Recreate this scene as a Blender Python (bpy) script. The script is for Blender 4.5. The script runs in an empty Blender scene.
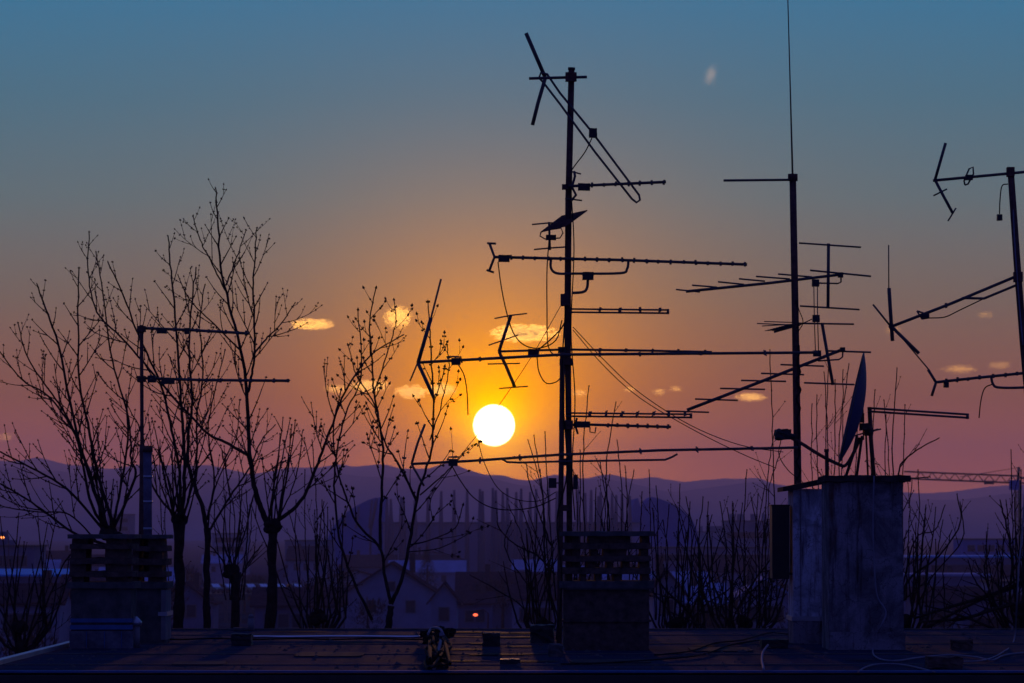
import bpy, math, random
from mathutils import Vector, Matrix, noise
random.seed(7)
scene = bpy.context.scene
COL = scene.collection
F = 4170.0                 # focal length in pixels of the 1024 wide frame
CAMZ = 14.0                # eye height above the street
PITCH = math.atan(188.5 / F)
ROOFZ = 13.1
R = math.radians

# ------------------------------------------------------------------ camera
cam_d = bpy.data.cameras.new('camera'); cam = bpy.data.objects.new('camera', cam_d); COL.objects.link(cam)
cam.location = (0, 0, CAMZ); cam.rotation_euler = (math.pi / 2 + PITCH, 0, 0)
cam_d.sensor_width = 36; cam_d.lens = 36 * F / 1024
cam_d.clip_start = 0.5; cam_d.clip_end = 90000
cam_d.dof.use_dof = True; cam_d.dof.focus_distance = 33.5; cam_d.dof.aperture_fstop = 11
scene.camera = cam

def P(px, py, d):
    """the point of the place seen at photo pixel (px, py) at a distance d north of the camera"""
    x = (px - 512) / F; u = (341.5 - py) / F
    c, s = math.cos(PITCH), math.sin(PITCH)
    k = d / (c - u * s)
    return Vector((x * k, d, CAMZ + (s + u * c) * k))

def on_roof(px, py, h=0.0):
    """a point of the flat roof (plus h)"""
    u = (341.5 - py) / F
    c, s = math.cos(PITCH), math.sin(PITCH)
    k = (ROOFZ + h - CAMZ) / (s + u * c)
    return Vector(((px - 512) / F * k, (c - u * s) * k, ROOFZ + h))

# ------------------------------------------------------------------ materials
MATS = {}
def mat(name, col, rough=0.7, metal=0.0, spec=0.3, var=0.25, scale=6.0, bump=0.0, col2=None, stretch=(1, 1, 1), detail=6):
    """procedural material: base colour broken by two scales of noise, optional bump"""
    m = bpy.data.materials.new(name); m.use_nodes = True
    nt = m.node_tree; b = nt.nodes['Principled BSDF']
    tc = nt.nodes.new('ShaderNodeTexCoord'); mp = nt.nodes.new('ShaderNodeMapping'); mp.inputs['Scale'].default_value = stretch
    nt.links.new(tc.outputs['Object'], mp.inputs['Vector'])
    n = nt.nodes.new('ShaderNodeTexNoise'); n.inputs['Scale'].default_value = scale; n.inputs['Detail'].default_value = detail
    n.inputs['Roughness'].default_value = 0.65
    nt.links.new(mp.outputs[0], n.inputs['Vector'])
    r = nt.nodes.new('ShaderNodeValToRGB')
    c2 = col2 or [c * (1 - var) for c in col]
    c1 = [min(1, c * (1 + var)) for c in col]
    r.color_ramp.elements[0].position = 0.32; r.color_ramp.elements[0].color = (*c2, 1)
    r.color_ramp.elements[1].position = 0.66; r.color_ramp.elements[1].color = (*c1, 1)
    nt.links.new(n.outputs['Fac'], r.inputs['Fac']); nt.links.new(r.outputs['Color'], b.inputs['Base Color'])
    b.inputs['Roughness'].default_value = rough; b.inputs['Metallic'].default_value = metal
    b.inputs['Specular IOR Level'].default_value = spec
    if bump:
        bp = nt.nodes.new('ShaderNodeBump'); bp.inputs['Strength'].default_value = bump; bp.inputs['Distance'].default_value = 0.01
        nt.links.new(n.outputs['Fac'], bp.inputs['Height']); nt.links.new(bp.outputs['Normal'], b.inputs['Normal'])
    MATS[name] = m
    return m
M_alu   = mat('weathered_aluminium', (0.10, 0.09, 0.085), 0.6, 0.1, 0.25, 0.3, 14)
M_steel = mat('reddened_mast_steel', (0.11, 0.055, 0.045), 0.8, 0.0, 0.15, 0.4, 20, 0.3)  # redder base colour stands for the sun's flare across the masts
M_black = mat('black_plastic', (0.03, 0.03, 0.032), 0.55, 0, 0.3, 0.2)
M_rubber= mat('cable_rubber', (0.02, 0.02, 0.02), 0.9, 0, 0.08, 0.2)
M_white_cable = mat('white_cable_sheath', (0.24, 0.24, 0.28), 0.8, 0, 0.1, 0.15)
M_bark  = mat('bark', (0.035, 0.026, 0.024), 0.95, 0, 0.03, 0.45, 9, 0.6)
M_twig  = mat('twig_bark', (0.04, 0.028, 0.025), 0.95, 0, 0.03, 0.3, 9)
M_bud   = mat('bud_scales', (0.045, 0.028, 0.022), 0.9, 0, 0.05, 0.3, 30)
M_plaster = mat('vent_plaster', (0.22, 0.21, 0.22), 0.9, 0, 0.1, 0.2, 5, 0.4)
M_conc  = mat('weathered_concrete', (0.12, 0.11, 0.11), 0.95, 0, 0.1, 0.2, 11, 0.6, (0.05, 0.065, 0.06))
M_brick = mat('sooty_brick', (0.13, 0.085, 0.07), 0.92, 0, 0.1, 0.3, 16, 0.6, (0.05, 0.038, 0.034))
M_zinc  = mat('zinc_flashing', (0.42, 0.44, 0.48), 0.42, 0.7, 0.5, 0.15, 4)
M_bluezinc = mat('blue_flashing_and_edge_sheen', (0.06, 0.14, 0.32), 0.75, 0.0, 0.08, 0.2, 5)
M_dishpaint = mat('dish_enamel', (0.06, 0.075, 0.17), 0.6, 0.0, 0.15, 0.08, 5)
M_wall  = mat('house_render', (0.26, 0.27, 0.38), 0.95, 0, 0.1, 0.15, 0.6)  # blue of the haze mixed into the wall colour
M_wall2 = mat('house_render_grey', (0.14, 0.155, 0.26), 0.95, 0, 0.1, 0.15, 0.5)  # hazy blue cast is part of this base colour too
M_tile  = mat('roof_tile', (0.055, 0.035, 0.045), 1.0, 0, 0.0, 0.35, 1.5, 0.3)
M_sheet = mat('sheet_metal_roof', (0.26, 0.33, 0.55), 0.8, 0.0, 0.1, 0.2, 0.3)
M_blueroof = mat('bright_blue_roof_sheet', (0.02, 0.36, 0.85), 0.5, 0, 0.4, 0.1, 0.2)
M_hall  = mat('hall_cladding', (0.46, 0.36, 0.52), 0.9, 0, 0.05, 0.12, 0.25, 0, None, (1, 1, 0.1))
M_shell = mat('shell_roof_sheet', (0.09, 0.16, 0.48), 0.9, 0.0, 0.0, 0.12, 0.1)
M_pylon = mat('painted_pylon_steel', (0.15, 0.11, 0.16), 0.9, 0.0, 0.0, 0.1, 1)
M_glass = mat('dark_window_glass', (0.03, 0.035, 0.05), 0.12, 0, 0.6, 0.1)
M_carpaint = mat('dark_car_paint', (0.05, 0.055, 0.08), 0.3, 0.2, 0.5, 0.1, 2)
M_tyre  = mat('tyre_rubber', (0.02, 0.02, 0.02), 0.9)
M_crown = mat('bare_crown_twigs', (0.06, 0.043, 0.036), 0.95, 0, 0.05, 0.45, 0.7)
M_conifer = mat('conifer_needles', (0.035, 0.045, 0.03), 0.95, 0, 0.05, 0.4, 0.9)
M_hill  = mat('wooded_hillside', (0.10, 0.115, 0.20), 1.0, 0, 0.0, 0.3, 0.004)  # bluer than woodland: distance haze put into the base colour
M_crane = mat('crane_steel', (0.25, 0.17, 0.05), 0.6, 0.1, 0.3, 0.2, 2)

def plaster(name, light, dark, rust):
    """old render: blotches, vertical drip stains, fine speckle, hairline cracks"""
    m = bpy.data.materials.new(name); m.use_nodes = True; nt = m.node_tree; b = nt.nodes['Principled BSDF']; N = nt.nodes.new; L = nt.links.new
    tc = N('ShaderNodeTexCoord')
    def nz(scale, st, det, dist=0):
        mp = N('ShaderNodeMapping'); mp.inputs['Scale'].default_value = st; L(tc.outputs['Object'], mp.inputs[0])
        n = N('ShaderNodeTexNoise'); n.inputs['Scale'].default_value = scale; n.inputs['Detail'].default_value = det; n.inputs['Roughness'].default_value = .7; n.inputs['Distortion'].default_value = dist
        L(mp.outputs[0], n.inputs['Vector']); return n.outputs['Fac']
    def rmp(f, a, b_, lo=0, hi=1):
        r = N('ShaderNodeMapRange'); r.inputs[1].default_value = a; r.inputs[2].default_value = b_; r.inputs[3].default_value = lo; r.inputs[4].default_value = hi; L(f, r.inputs[0]); return r.outputs[0]
    def mix(f, c1, c2):
        x = N('ShaderNodeMix'); x.data_type = 'RGBA'; L(f, x.inputs[0])
        for i, c in ((6, c1), (7, c2)):
            if isinstance(c, tuple): x.inputs[i].default_value = (*c, 1)
            else: L(c, x.inputs[i])
        return x.outputs[2]
    c = mix(rmp(nz(4.5, (1, 1, .8), 10, .6), .42, .58), light, tuple(v*.45 for v in light))
    c = mix(rmp(nz(9, (1.6, 1.6, .13), 6), .53, .66), c, dark)
    c = mix(rmp(nz(5, (1.2, 1.2, .18), 5), .60, .72), c, rust)
    c = mix(rmp(nz(70, (1, 1, 1), 3), .58, .7, 0, .8), c, dark)
    v = N('ShaderNodeTexVoronoi'); v.feature = 'DISTANCE_TO_EDGE'; v.inputs['Scale'].default_value = 4.2
    vm = N('ShaderNodeMapping'); vm.inputs['Scale'].default_value = (1, 1, .7); nn = N('ShaderNodeTexNoise'); nn.inputs['Scale'].default_value = 6; nn.inputs['Detail'].default_value = 6
    L(tc.outputs['Object'], nn.inputs['Vector']); ad = N('ShaderNodeVectorMath'); ad.operation = 'MULTIPLY_ADD'; L(nn.outputs['Color'], ad.inputs[0]); ad.inputs[1].default_value = (.35, .35, .35); L(tc.outputs['Object'], ad.inputs[2])
    L(ad.outputs[0], vm.inputs[0]); L(vm.outputs[0], v.inputs['Vector'])
    c = mix(rmp(v.outputs['Distance'], .0, .012, .75, 0), c, tuple(v_*.5 for v_ in dark))
    L(c, b.inputs['Base Color']); b.inputs['Roughness'].default_value = .95; b.inputs['Specular IOR Level'].default_value = .08
    bp = N('ShaderNodeBump'); bp.inputs['Strength'].default_value = .7; bp.inputs['Distance'].default_value = .012; L(nz(14, (1, 1, 1), 9), bp.inputs['Height']); L(bp.outputs[0], b.inputs['Normal'])
    return m
M_plaster_a = plaster('stained_plaster', (.29, .27, .30), (.04, .028, .028), (.11, .04, .025))
M_plaster_b = plaster('pale_stained_plaster', (.62, .65, .74), (.13, .11, .13), (.13, .08, .06))
def emit(name, col, s):
    m = bpy.data.materials.new(name); m.use_nodes = True; b = m.node_tree.nodes['Principled BSDF']
    b.inputs['Base Color'].default_value = (*col, 1); b.inputs['Emission Color'].default_value = (*col, 1)
    b.inputs['Emission Strength'].default_value = s
    return m
M_lamp_o = emit('lit_orange_lamp', (1.0, 0.28, 0.06), 3)
M_lamp_w = emit('lit_warm_lamp', (1.0, 0.5, 0.3), 1.5)
M_lamp_r = emit('lit_red_lamp', (1.0, 0.13, 0.05), 2.2)

# ------------------------------------------------------------------ mesh building
def frame_of(t):
    t = t.normalized(); a = Vector((0, 0, 1)) if abs(t.z) < 0.9 else Vector((1, 0, 0))
    u = t.cross(a).normalized(); return u, t.cross(u).normalized()

class MB:
    def __init__(s): s.v = []; s.f = []; s.sm = []
    def face(s, idx, smooth=False): s.f.append(idx); s.sm.append(smooth)
    def box(s, c, sx, sy, sz, rz=0.0, rx=0.0):
        M = Matrix.Rotation(rz, 3, 'Z') @ Matrix.Rotation(rx, 3, 'Y'); c = Vector(c); b = len(s.v)
        for dx in (-1, 1):
            for dy in (-1, 1):
                for dz in (-1, 1): s.v.append(c + M @ Vector((dx * sx / 2, dy * sy / 2, dz * sz / 2)))
        for q in ((0, 1, 3, 2), (4, 6, 7, 5), (0, 4, 5, 1), (2, 3, 7, 6), (0, 2, 6, 4), (1, 5, 7, 3)):
            s.face([b + i for i in q])
        return s
    def span(s, x0, x1, y0, y1, z0, z1): return s.box(((x0+x1)/2, (y0+y1)/2, (z0+z1)/2), abs(x1-x0), abs(y1-y0), abs(z1-z0))
    def rough_box(s, c, sx, sy, sz, rz=0.0, n=0.06, seg=3, seed=0):
        """a box with subdivided, slightly worn faces"""
        c = Vector(c); M = Matrix.Rotation(rz, 3, 'Z'); ax = [(0, 1, 2), (1, 2, 0), (2, 0, 1)]; S = (sx, sy, sz)
        for (a, b_, n_) in ax:
            for sg in (-1, 1):
                base = len(s.v)
                for i in range(seg + 1):
                    for j in range(seg + 1):
                        p = [0, 0, 0]; p[a] = (i / seg - .5) * S[a]; p[b_] = (j / seg - .5) * S[b_]; p[n_] = sg * S[n_] / 2
                        q = Vector(p); w = noise.noise_vector(q * 9 / max(S) * 1.0 + Vector((seed, seed * 2, 1))) * n * min(S)
                        k = 1 - 0.05 * (abs(2*i/seg-1) > .99) - 0.05 * (abs(2*j/seg-1) > .99)
                        q = Vector((q.x, q.y, q.z))
                        s.v.append(c + M @ (q + w))
                for i in range(seg):
                    for j in range(seg):
                        q = [base + i*(seg+1) + j, base + (i+1)*(seg+1) + j, base + (i+1)*(seg+1) + j+1, base + i*(seg+1) + j+1]
                        s.face(q if sg > 0 else q[::-1])
        return s
    def tube(s, pts, r, n=6, caps=True):
        pts = [Vector(p) for p in pts]; m = len(pts)
        rr = r if isinstance(r, (list, tuple)) else [r] * m
        b = len(s.v); u = None
        for i, p in enumerate(pts):
            t = (pts[min(i+1, m-1)] - pts[max(i-1, 0)])
            if t.length < 1e-9: t = Vector((0, 0, 1))
            t.normalize()
            if u is None: u, _ = frame_of(t)
            u = (u - t * u.dot(t))
            if u.length < 1e-6: u, _ = frame_of(t)
            u.normalize(); w = t.cross(u)
            for k in range(n):
                a = 2 * math.pi * k / n
                s.v.append(p + (u * math.cos(a) + w * math.sin(a)) * rr[i])
        for i in range(m - 1):
            for k in range(n):
                k2 = (k + 1) % n
                s.face([b + i*n + k, b + i*n + k2, b + (i+1)*n + k2, b + (i+1)*n + k], n > 4)
        if caps:
            s.face([b + k for k in range(n)][::-1]); s.face([b + (m-1)*n + k for k in range(n)])
        return s
    def ball(s, c, rx, ry=None, rz=None, n=8, m=6):
        ry = ry or rx; rz = rz or rx; c = Vector(c); b = len(s.v)
        s.v.append(c + Vector((0, 0, rz)))
        for i in range(1, m):
            th = math.pi * i / m
            for k in range(n):
                a = 2 * math.pi * k / n
                s.v.append(c + Vector((rx*math.sin(th)*math.cos(a), ry*math.sin(th)*math.sin(a), rz*math.cos(th))))
        s.v.append(c - Vector((0, 0, rz))); e = len(s.v) - 1
        for k in range(n):
            k2 = (k+1) % n
            s.face([b, b+1+k, b+1+k2], True); s.face([e, e-n+k2, e-n+k], True)
            for i in range(m - 2):
                s.face([b+1+i*n+k, b+1+(i+1)*n+k, b+1+(i+1)*n+k2, b+1+i*n+k2], True)
        return s
    def bud(s, p, d, r, l):
        """one bud: a six-sided spindle"""
        u, w = frame_of(d); b = len(s.v); d = d.normalized()
        s.v.append(p - d * l * .35); s.v.append(p + d * l * .65)
        for k in range(4):
            a = math.pi / 2 * k; s.v.append(p + (u*math.cos(a) + w*math.sin(a)) * r)
        for k in range(4):
            k2 = (k+1) % 4; s.face([b, b+2+k2, b+2+k], True); s.face([b+1, b+2+k, b+2+k2], True)
        return s
    def prism(s, poly, y0, y1):
        """extrude an (x, z) outline from y0 to y1"""
        b = len(s.v); n = len(poly)
        for (x, z) in poly: s.v.append(Vector((x, y0, z)))
        for (x, z) in poly: s.v.append(Vector((x, y1, z)))
        s.face([b+i for i in range(n)]); s.face([b+n+i for i in range(n)][::-1])
        for i in range(n):
            j = (i+1) % n; s.face([b+i, b+n+i, b+n+j, b+j])
        return s
    def build(s, name, m, parent=None, kind=None, label=None, bevel=0):
        org = ORG.get(parent.name, Vector()) if parent else Vector()
        me = bpy.data.meshes.new(name)
        me.from_pydata([tuple(v - org) for v in s.v], [], s.f); me.validate()
        if len(me.polygons) == len(s.sm): me.polygons.foreach_set('use_smooth', s.sm)
        me.materials.append(m); me.update()
        o = bpy.data.objects.new(name, me); COL.objects.link(o)
        if parent: o.parent = parent; ORG[o.name] = org
        if kind: o['kind'] = kind
        if label: o['label'] = label
        if bevel:
            bv = o.modifiers.new('bevel', 'BEVEL'); bv.width = bevel; bv.segments = 2; bv.limit_method = 'ANGLE'
        return o
ORG = {}
def thing(name, label, cat, loc, group=None):
    o = bpy.data.objects.new(name, None); COL.objects.link(o); o.empty_display_size = 0.2
    o.location = loc; o['label'] = label; o['category'] = cat
    if group: o['group'] = group
    ORG[o.name] = Vector(loc)
    return o
def tag(o, label, cat, group=None):
    o['label'] = label; o['category'] = cat
    if group: o['group'] = group
    return o
def smooth(pts, n=6):
    """Catmull-Rom through the points"""
    pts = [Vector(p) for p in pts]; out = []
    q = [pts[0]*2 - pts[1]] + pts + [pts[-1]*2 - pts[-2]]
    for i in range(1, len(q) - 2):
        a, b, c, d = q[i-1:i+3]
        for k in range(n):
            t = k / n
            out.append(0.5 * ((2*b) + (c-a)*t + (2*a-5*b+4*c-d)*t*t + (3*b-a-3*c+d)*t**3))
    out.append(pts[-1]); return out

# ------------------------------------------------------------------ sky, sun, air
SUN_EL = (530 - 425.5) / F
SUN_AZ = (494 - 512) / F
SUN = Vector((math.sin(SUN_AZ) * math.cos(SUN_EL), math.cos(SUN_AZ) * math.cos(SUN_EL), math.sin(SUN_EL)))
def build_world():
    w = bpy.data.worlds.new('World'); scene.world = w; w.use_nodes = True
    nt = w.node_tree; nt.nodes.clear(); N = nt.nodes.new; L = nt.links.new
    out = N('ShaderNodeOutputWorld'); bg = N('ShaderNodeBackground'); L(bg.outputs[0], out.inputs['Surface'])
    tc = N('ShaderNodeTexCoord'); sep = N('ShaderNodeSeparateXYZ'); L(tc.outputs['Generated'], sep.inputs[0])
    def math_(op, a, b=None, c=None):
        n = N('ShaderNodeMath'); n.operation = op
        for i, v in enumerate((a, b, c)):
            if v is None: continue
            if isinstance(v, (int, float)): n.inputs[i].default_value = v
            else: L(v, n.inputs[i])
        return n.outputs[0]
    z = sep.outputs['Z']
    def ramp(stops):
        r = N('ShaderNodeValToRGB'); r.color_ramp.interpolation = 'B_SPLINE' if False else 'LINEAR'
        e = r.color_ramp.elements
        while len(e) < len(stops): e.new(0.5)
        for i, (p, c) in enumerate(stops): e[i].position = p; e[i].color = (*c, 1)
        L(math_('DIVIDE', z, 0.25), r.inputs['Fac']); return r.outputs['Color']
    front = ramp(SKY_FRONT); back = ramp(SKY_BACK)
    hd = N('ShaderNodeVectorMath'); hd.operation = 'DOT_PRODUCT'; L(tc.outputs['Generated'], hd.inputs[0]); hd.inputs[1].default_value = (SUN.x, SUN.y, 0)
    mr = N('ShaderNodeMapRange'); mr.interpolation_type = 'SMOOTHSTEP'; mr.inputs['From Min'].default_value = 0.25; mr.inputs['From Max'].default_value = 0.98
    L(hd.outputs['Value'], mr.inputs['Value'])
    mx = N('ShaderNodeMix'); mx.data_type = 'RGBA'; L(mr.outputs[0], mx.inputs[0]); L(back, mx.inputs[6]); L(front, mx.inputs[7])
    acc = mx.outputs[2]
    ds = N('ShaderNodeVectorMath'); ds.operation = 'DISTANCE'; L(tc.outputs['Generated'], ds.inputs[0]); ds.inputs[1].default_value = SUN
    th = ds.outputs['Value']
    def add(col, fac):
        nonlocal acc
        m = N('ShaderNodeVectorMath'); m.operation = 'SCALE'; m.inputs[0].default_value = col; L(fac, m.inputs['Scale'])
        a = N('ShaderNodeVectorMath'); a.operation = 'ADD'; L(acc, a.inputs[0]); L(m.outputs[0], a.inputs[1]); acc = a.outputs[0]
    for col, s in GLOW:                       # aureole round the low sun
        add(col, math_('EXPONENT', math_('DIVIDE', th, -s)))
    d = N('ShaderNodeMapRange'); d.interpolation_type = 'SMOOTHSTEP'
    d.inputs['From Min'].default_value = 0.00515; d.inputs['From Max'].default_value = 0.0046
    L(th, d.inputs['Value']); add(DISC, d.outputs[0])
    L(acc, bg.inputs['Color']); bg.inputs['Strength'].default_value = 1.0
# linear colours against sin(elevation) / 0.25
SKY_FRONT = [(0.0, (.90, .22, .0)), (.058, (.77, .18, .0)), (.126, (.41, .135, .0)), (.22, (.225, .175, .10)),
             (.316, (.122, .20, .20)), (.412, (.062, .195, .265)), (.508, (.030, .20, .345)), (.75, (.03, .13, .30)), (1.0, (.03, .07, .27))]
SKY_BACK = [(0.0, (.036, .034, .155)), (.2, (.034, .035, .18)), (1.0, (.025, .036, .20))]
GLOW = [((4.8, 3.4, .15), .0045), ((4.6, 1.25, -.38), .0165), ((.20, .06, -.05), .038)]
DISC = (20, 16, 9)
build_world()
sl = bpy.data.lights.new('sun_lamp', 'SUN'); sl.energy = 1.0; sl.angle = R(0.53); sl.color = (1.0, 0.42, 0.16)
so = bpy.data.objects.new('sun_lamp', sl); COL.objects.link(so); so.location = (0, 60, 40)
so.rotation_euler = (-SUN).to_track_quat('-Z', 'Y').to_euler()

XW = 4200; YB = 9600; HAZE_TOP = 210
def build_haze():
    m = bpy.data.materials.new('haze_air'); m.use_nodes = True; nt = m.node_tree; nt.nodes.clear()
    o = nt.nodes.new('ShaderNodeOutputMaterial'); v = nt.nodes.new('ShaderNodeVolumePrincipled')
    v.inputs['Color'].default_value = (0.62, 0.59, 0.90, 1); v.inputs['Density'].default_value = 1.8e-4
    v.inputs['Anisotropy'].default_value = 0.4
    nt.links.new(v.outputs[0], o.inputs['Volume'])
    h = MB().span(-XW, XW, -60, YB, -1.5, HAZE_TOP).build('haze', m, kind='stuff')
    h['label'] = 'bluish violet evening haze lying over the town and hills'
build_haze()

# ------------------------------------------------------------------ ground and hills
def build_ground():
    m = bpy.data.materials.new('town_ground'); m.use_nodes = True; nt = m.node_tree; b = nt.nodes['Principled BSDF']
    tc = nt.nodes.new('ShaderNodeTexCoord')
    v = nt.nodes.new('ShaderNodeTexVoronoi'); v.inputs['Scale'].default_value = 0.012; nt.links.new(tc.outputs['Object'], v.inputs['Vector'])
    n = nt.nodes.new('ShaderNodeTexNoise'); n.inputs['Scale'].default_value = 0.08; n.inputs['Detail'].default_value = 8; nt.links.new(tc.outputs['Object'], n.inputs['Vector'])
    r = nt.nodes.new('ShaderNodeValToRGB'); e = r.color_ramp.elements; e[0].color = (.022, .026, .034, 1); e[1].color = (.06, .06, .085, 1); e[0].position = .35; e[1].position = .65  # bluish tones carry some of the haze over the town
    nt.links.new(n.outputs['Fac'], r.inputs['Fac'])
    mx = nt.nodes.new('ShaderNodeMix'); mx.data_type = 'RGBA'; mx.blend_type = 'MULTIPLY'; mx.inputs[0].default_value = .5
    nt.links.new(r.outputs['Color'], mx.inputs[6]); nt.links.new(v.outputs['Color'], mx.inputs[7]); nt.links.new(mx.outputs[2], b.inputs['Base Color'])
    b.inputs['Roughness'].default_value = 1; b.inputs['Specular IOR Level'].default_value = 0.0
    g = MB(); nx, ny = 40, 60
    for j in range(ny + 1):
        for i in range(nx + 1):
            g.v.append(Vector((-XW + 20 + (2*XW - 40) * i / nx, -50 + (YB + 30) * (j / ny) ** 2, 0)))
    for j in range(ny):
        for i in range(nx):
            a = j*(nx+1)+i; g.face([a, a+1, a+nx+2, a+nx+1])
    g.build('ground', m, kind='structure')
build_ground()
def interp(tab, x):
    if x <= tab[0][0]: return tab[0][1]
    for (a, b), (c, d) in zip(tab, tab[1:]):
        if x <= c:
            t = (x - a) / (c - a); t = t*t*(3-2*t); return b + (d - b) * t
    return tab[-1][1]
RIDGE = [(-900, 470), (-500, 452), (-200, 465), (0, 456), (35, 454), (75, 462), (105, 467), (140, 463), (200, 462), (250, 466), (290, 463), (330, 463), (370, 465),
         (425, 469), (450, 462), (470, 467), (495, 471), (528, 476), (555, 472), (587, 474), (606, 472), (640, 479), (680, 481), (726, 478), (755, 479), (775, 484), (830, 489),
         (900, 492), (940, 494), (973, 491), (1013, 488), (1060, 485), (1300, 474), (1600, 480), (2000, 470)]
LOW = [(-900, 480), (-300, 474), (0, 470), (60, 473), (110, 480), (180, 474), (240, 481), (330, 474), (400, 480), (470, 478), (530, 486), (600, 480), (680, 492), (760, 487), (860, 498), (930, 503), (1024, 496), (1300, 490), (2000, 492)]
def hill(name, tab, y0, yc, y1, amp, label):
    g = MB(); xs = 520; ys = 16; X = 3600
    for j in range(ys + 1):
        y = y0 + (y1 - y0) * j / ys
        k = max(0, 1 - abs((y - yc) / (yc - y0 if y < yc else y1 - yc))) ** 0.8
        for i in range(xs + 1):
            x = -X + 2 * X * i / xs
            px = 512 + x / yc * F
            zt = CAMZ + (530 - interp(tab, px)) / F * yc
            q = Vector((x / 420, y / 420, 3.3))
            z = zt * k + (noise.fractal(q, 0.8, 2.1, 6) * amp + noise.noise(Vector((x/95, y/200, 8)))*amp*.55 + noise.noise(Vector((x/40, y/90, 4)))*amp*.25) * min(1, 3*k)
            g.v.append(Vector((x, y, z - (3 if k < .01 else 0))))
    for j in range(ys):
        for i in range(xs):
            a = j*(xs+1)+i; g.face([a, a+1, a+xs+2, a+xs+1], True)
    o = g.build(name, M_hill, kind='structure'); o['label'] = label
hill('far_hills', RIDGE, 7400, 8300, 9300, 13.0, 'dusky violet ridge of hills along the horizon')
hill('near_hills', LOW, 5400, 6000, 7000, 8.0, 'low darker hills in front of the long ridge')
# ------------------------------------------------------------------ the flat roof in front
def build_roof():
    m = bpy.data.materials.new('bitumen_roofing'); m.use_nodes = True; nt = m.node_tree; b = nt.nodes['Principled BSDF']
    tc = nt.nodes.new('ShaderNodeTexCoord'); mp = nt.nodes.new('ShaderNodeMapping'); mp.inputs['Scale'].default_value = (0.5, 1.6, 1)
    nt.links.new(tc.outputs['Object'], mp.inputs[0])
    n = nt.nodes.new('ShaderNodeTexNoise'); n.inputs['Scale'].default_value = 1.6; n.inputs['Detail'].default_value = 9; n.inputs['Roughness'].default_value = .7
    nt.links.new(mp.outputs[0], n.inputs['Vector'])
    f = nt.nodes.new('ShaderNodeTexNoise'); f.inputs['Scale'].default_value = 45; f.inputs['Detail'].default_value = 4; nt.links.new(tc.outputs['Object'], f.inputs['Vector'])
    r = nt.nodes.new('ShaderNodeValToRGB'); e = r.color_ramp.elements; e[0].position = .35; e[1].position = .68; e[0].color = (.009, .016, .036, 1); e[1].color = (.030, .044, .105, 1)
    nt.links.new(n.outputs['Fac'], r.inputs[0]); nt.links.new(r.outputs[0], b.inputs['Base Color'])
    rr = nt.nodes.new('ShaderNodeMapRange'); rr.inputs['From Min'].default_value = .42; rr.inputs['From Max'].default_value = .6; rr.inputs['To Min'].default_value = .85; rr.inputs['To Max'].default_value = .95
    nt.links.new(n.outputs['Fac'], rr.inputs[0]); nt.links.new(rr.outputs[0], b.inputs['Roughness'])
    b.inputs['Specular IOR Level'].default_value = 0.03
    bp = nt.nodes.new('ShaderNodeBump'); bp.inputs['Strength'].default_value = .9; bp.inputs['Distance'].default_value = .012
    nt.links.new(f.outputs['Fac'], bp.inputs['Height']); nt.links.new(bp.outputs[0], b.inputs['Normal'])
    t = thing('apartment_building', 'flat bitumen roof of the building carrying the antenna masts and chimneys', 'building', (2, 32, 0))
    X0, X1, Y0, Y1 = -3.42, 9.5, 26.3, 37.6
    g = MB(); nx, ny = 70, 60
    for j in range(ny+1):
        for i in range(nx+1):
            x = X0 + (X1-X0)*i/nx; y = Y0 + (Y1-Y0)*j/ny
            z = ROOFZ + 0.002 * noise.noise(Vector((x*.9, y*1.3, 0)))
            if 0 < j < ny and 0 < i < nx: z += 0.0015 * noise.noise(Vector((x*5, y*5, 1)))
            g.v.append(Vector((x, y, z)))
    for j in range(ny):
        for i in range(nx):
            a = j*(nx+1)+i; g.face([a, a+1, a+nx+2, a+nx+1], True)
    rf = g.build('roof', m, t)
    MB().span(X0+.02, X1-.02, Y0+.02, Y1-.02, 0, ROOFZ-.012).build('wall', M_wall2, t)
    MB().span(X0-.06, X1+.06, Y0-.03, Y0+.08, ROOFZ+.004, ROOFZ+.016).build('eaves_flashing', M_bluezinc, t)  # its blue colour stands in for sky reflected along the metal edge
    MB().span(X0-.06, X1+.06, Y0-.10, Y0-.002, ROOFZ-.14, ROOFZ-.012).build('gutter', M_black, t)
    MB().span(X0-.06, X0-.002, Y0, Y1, ROOFZ-.10, ROOFZ+.03).build('verge_flashing', M_zinc, t)
    MB().span(X0-.02, X1, Y1+.002, Y1+.08, ROOFZ-.1, ROOFZ+.014).build('rear_kerb', M_conc, t)
    for k, y in enumerate((27.9, 30.3, 33.0, 35.8)):      # overlapping felt strips
        s = MB(); pts = []
        for i in range(60):
            x = X0 + .03 + (X1-X0-.06)*i/59; yy = y + .03*noise.noise(Vector((x*1.3, k*7, 0)))
            pts.append((x, yy, ROOFZ + .010))
        for (a, bb) in zip(pts, pts[1:]):
            i0 = len(s.v)
            s.v += [Vector((a[0], a[1]-.03, ROOFZ+.0055)), Vector((bb[0], bb[1]-.03, ROOFZ+.0055)), Vector((bb[0], bb[1]+.05, ROOFZ+.006)), Vector((a[0], a[1]+.05, ROOFZ+.006)),
                    Vector((a[0], a[1]-.03, ROOFZ)), Vector((bb[0], bb[1]-.03, ROOFZ))]
            s.face([i0, i0+1, i0+2, i0+3]); s.face([i0+4, i0+5, i0+1, i0])
        s.build('felt_seam', MATS.get('seam') or mat('seam', (.075, .072, .075), .85, 0, .1, .3, 3), rf)
    # standing water
    wm = bpy.data.materials.new('standing_water'); wm.use_nodes = True; nt = wm.node_tree; b = nt.nodes['Principled BSDF']
    b.inputs['Base Color'].default_value = (.02, .02, .022, 1); b.inputs['Roughness'].default_value = .75; b.inputs['Specular IOR Level'].default_value = .05
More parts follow.
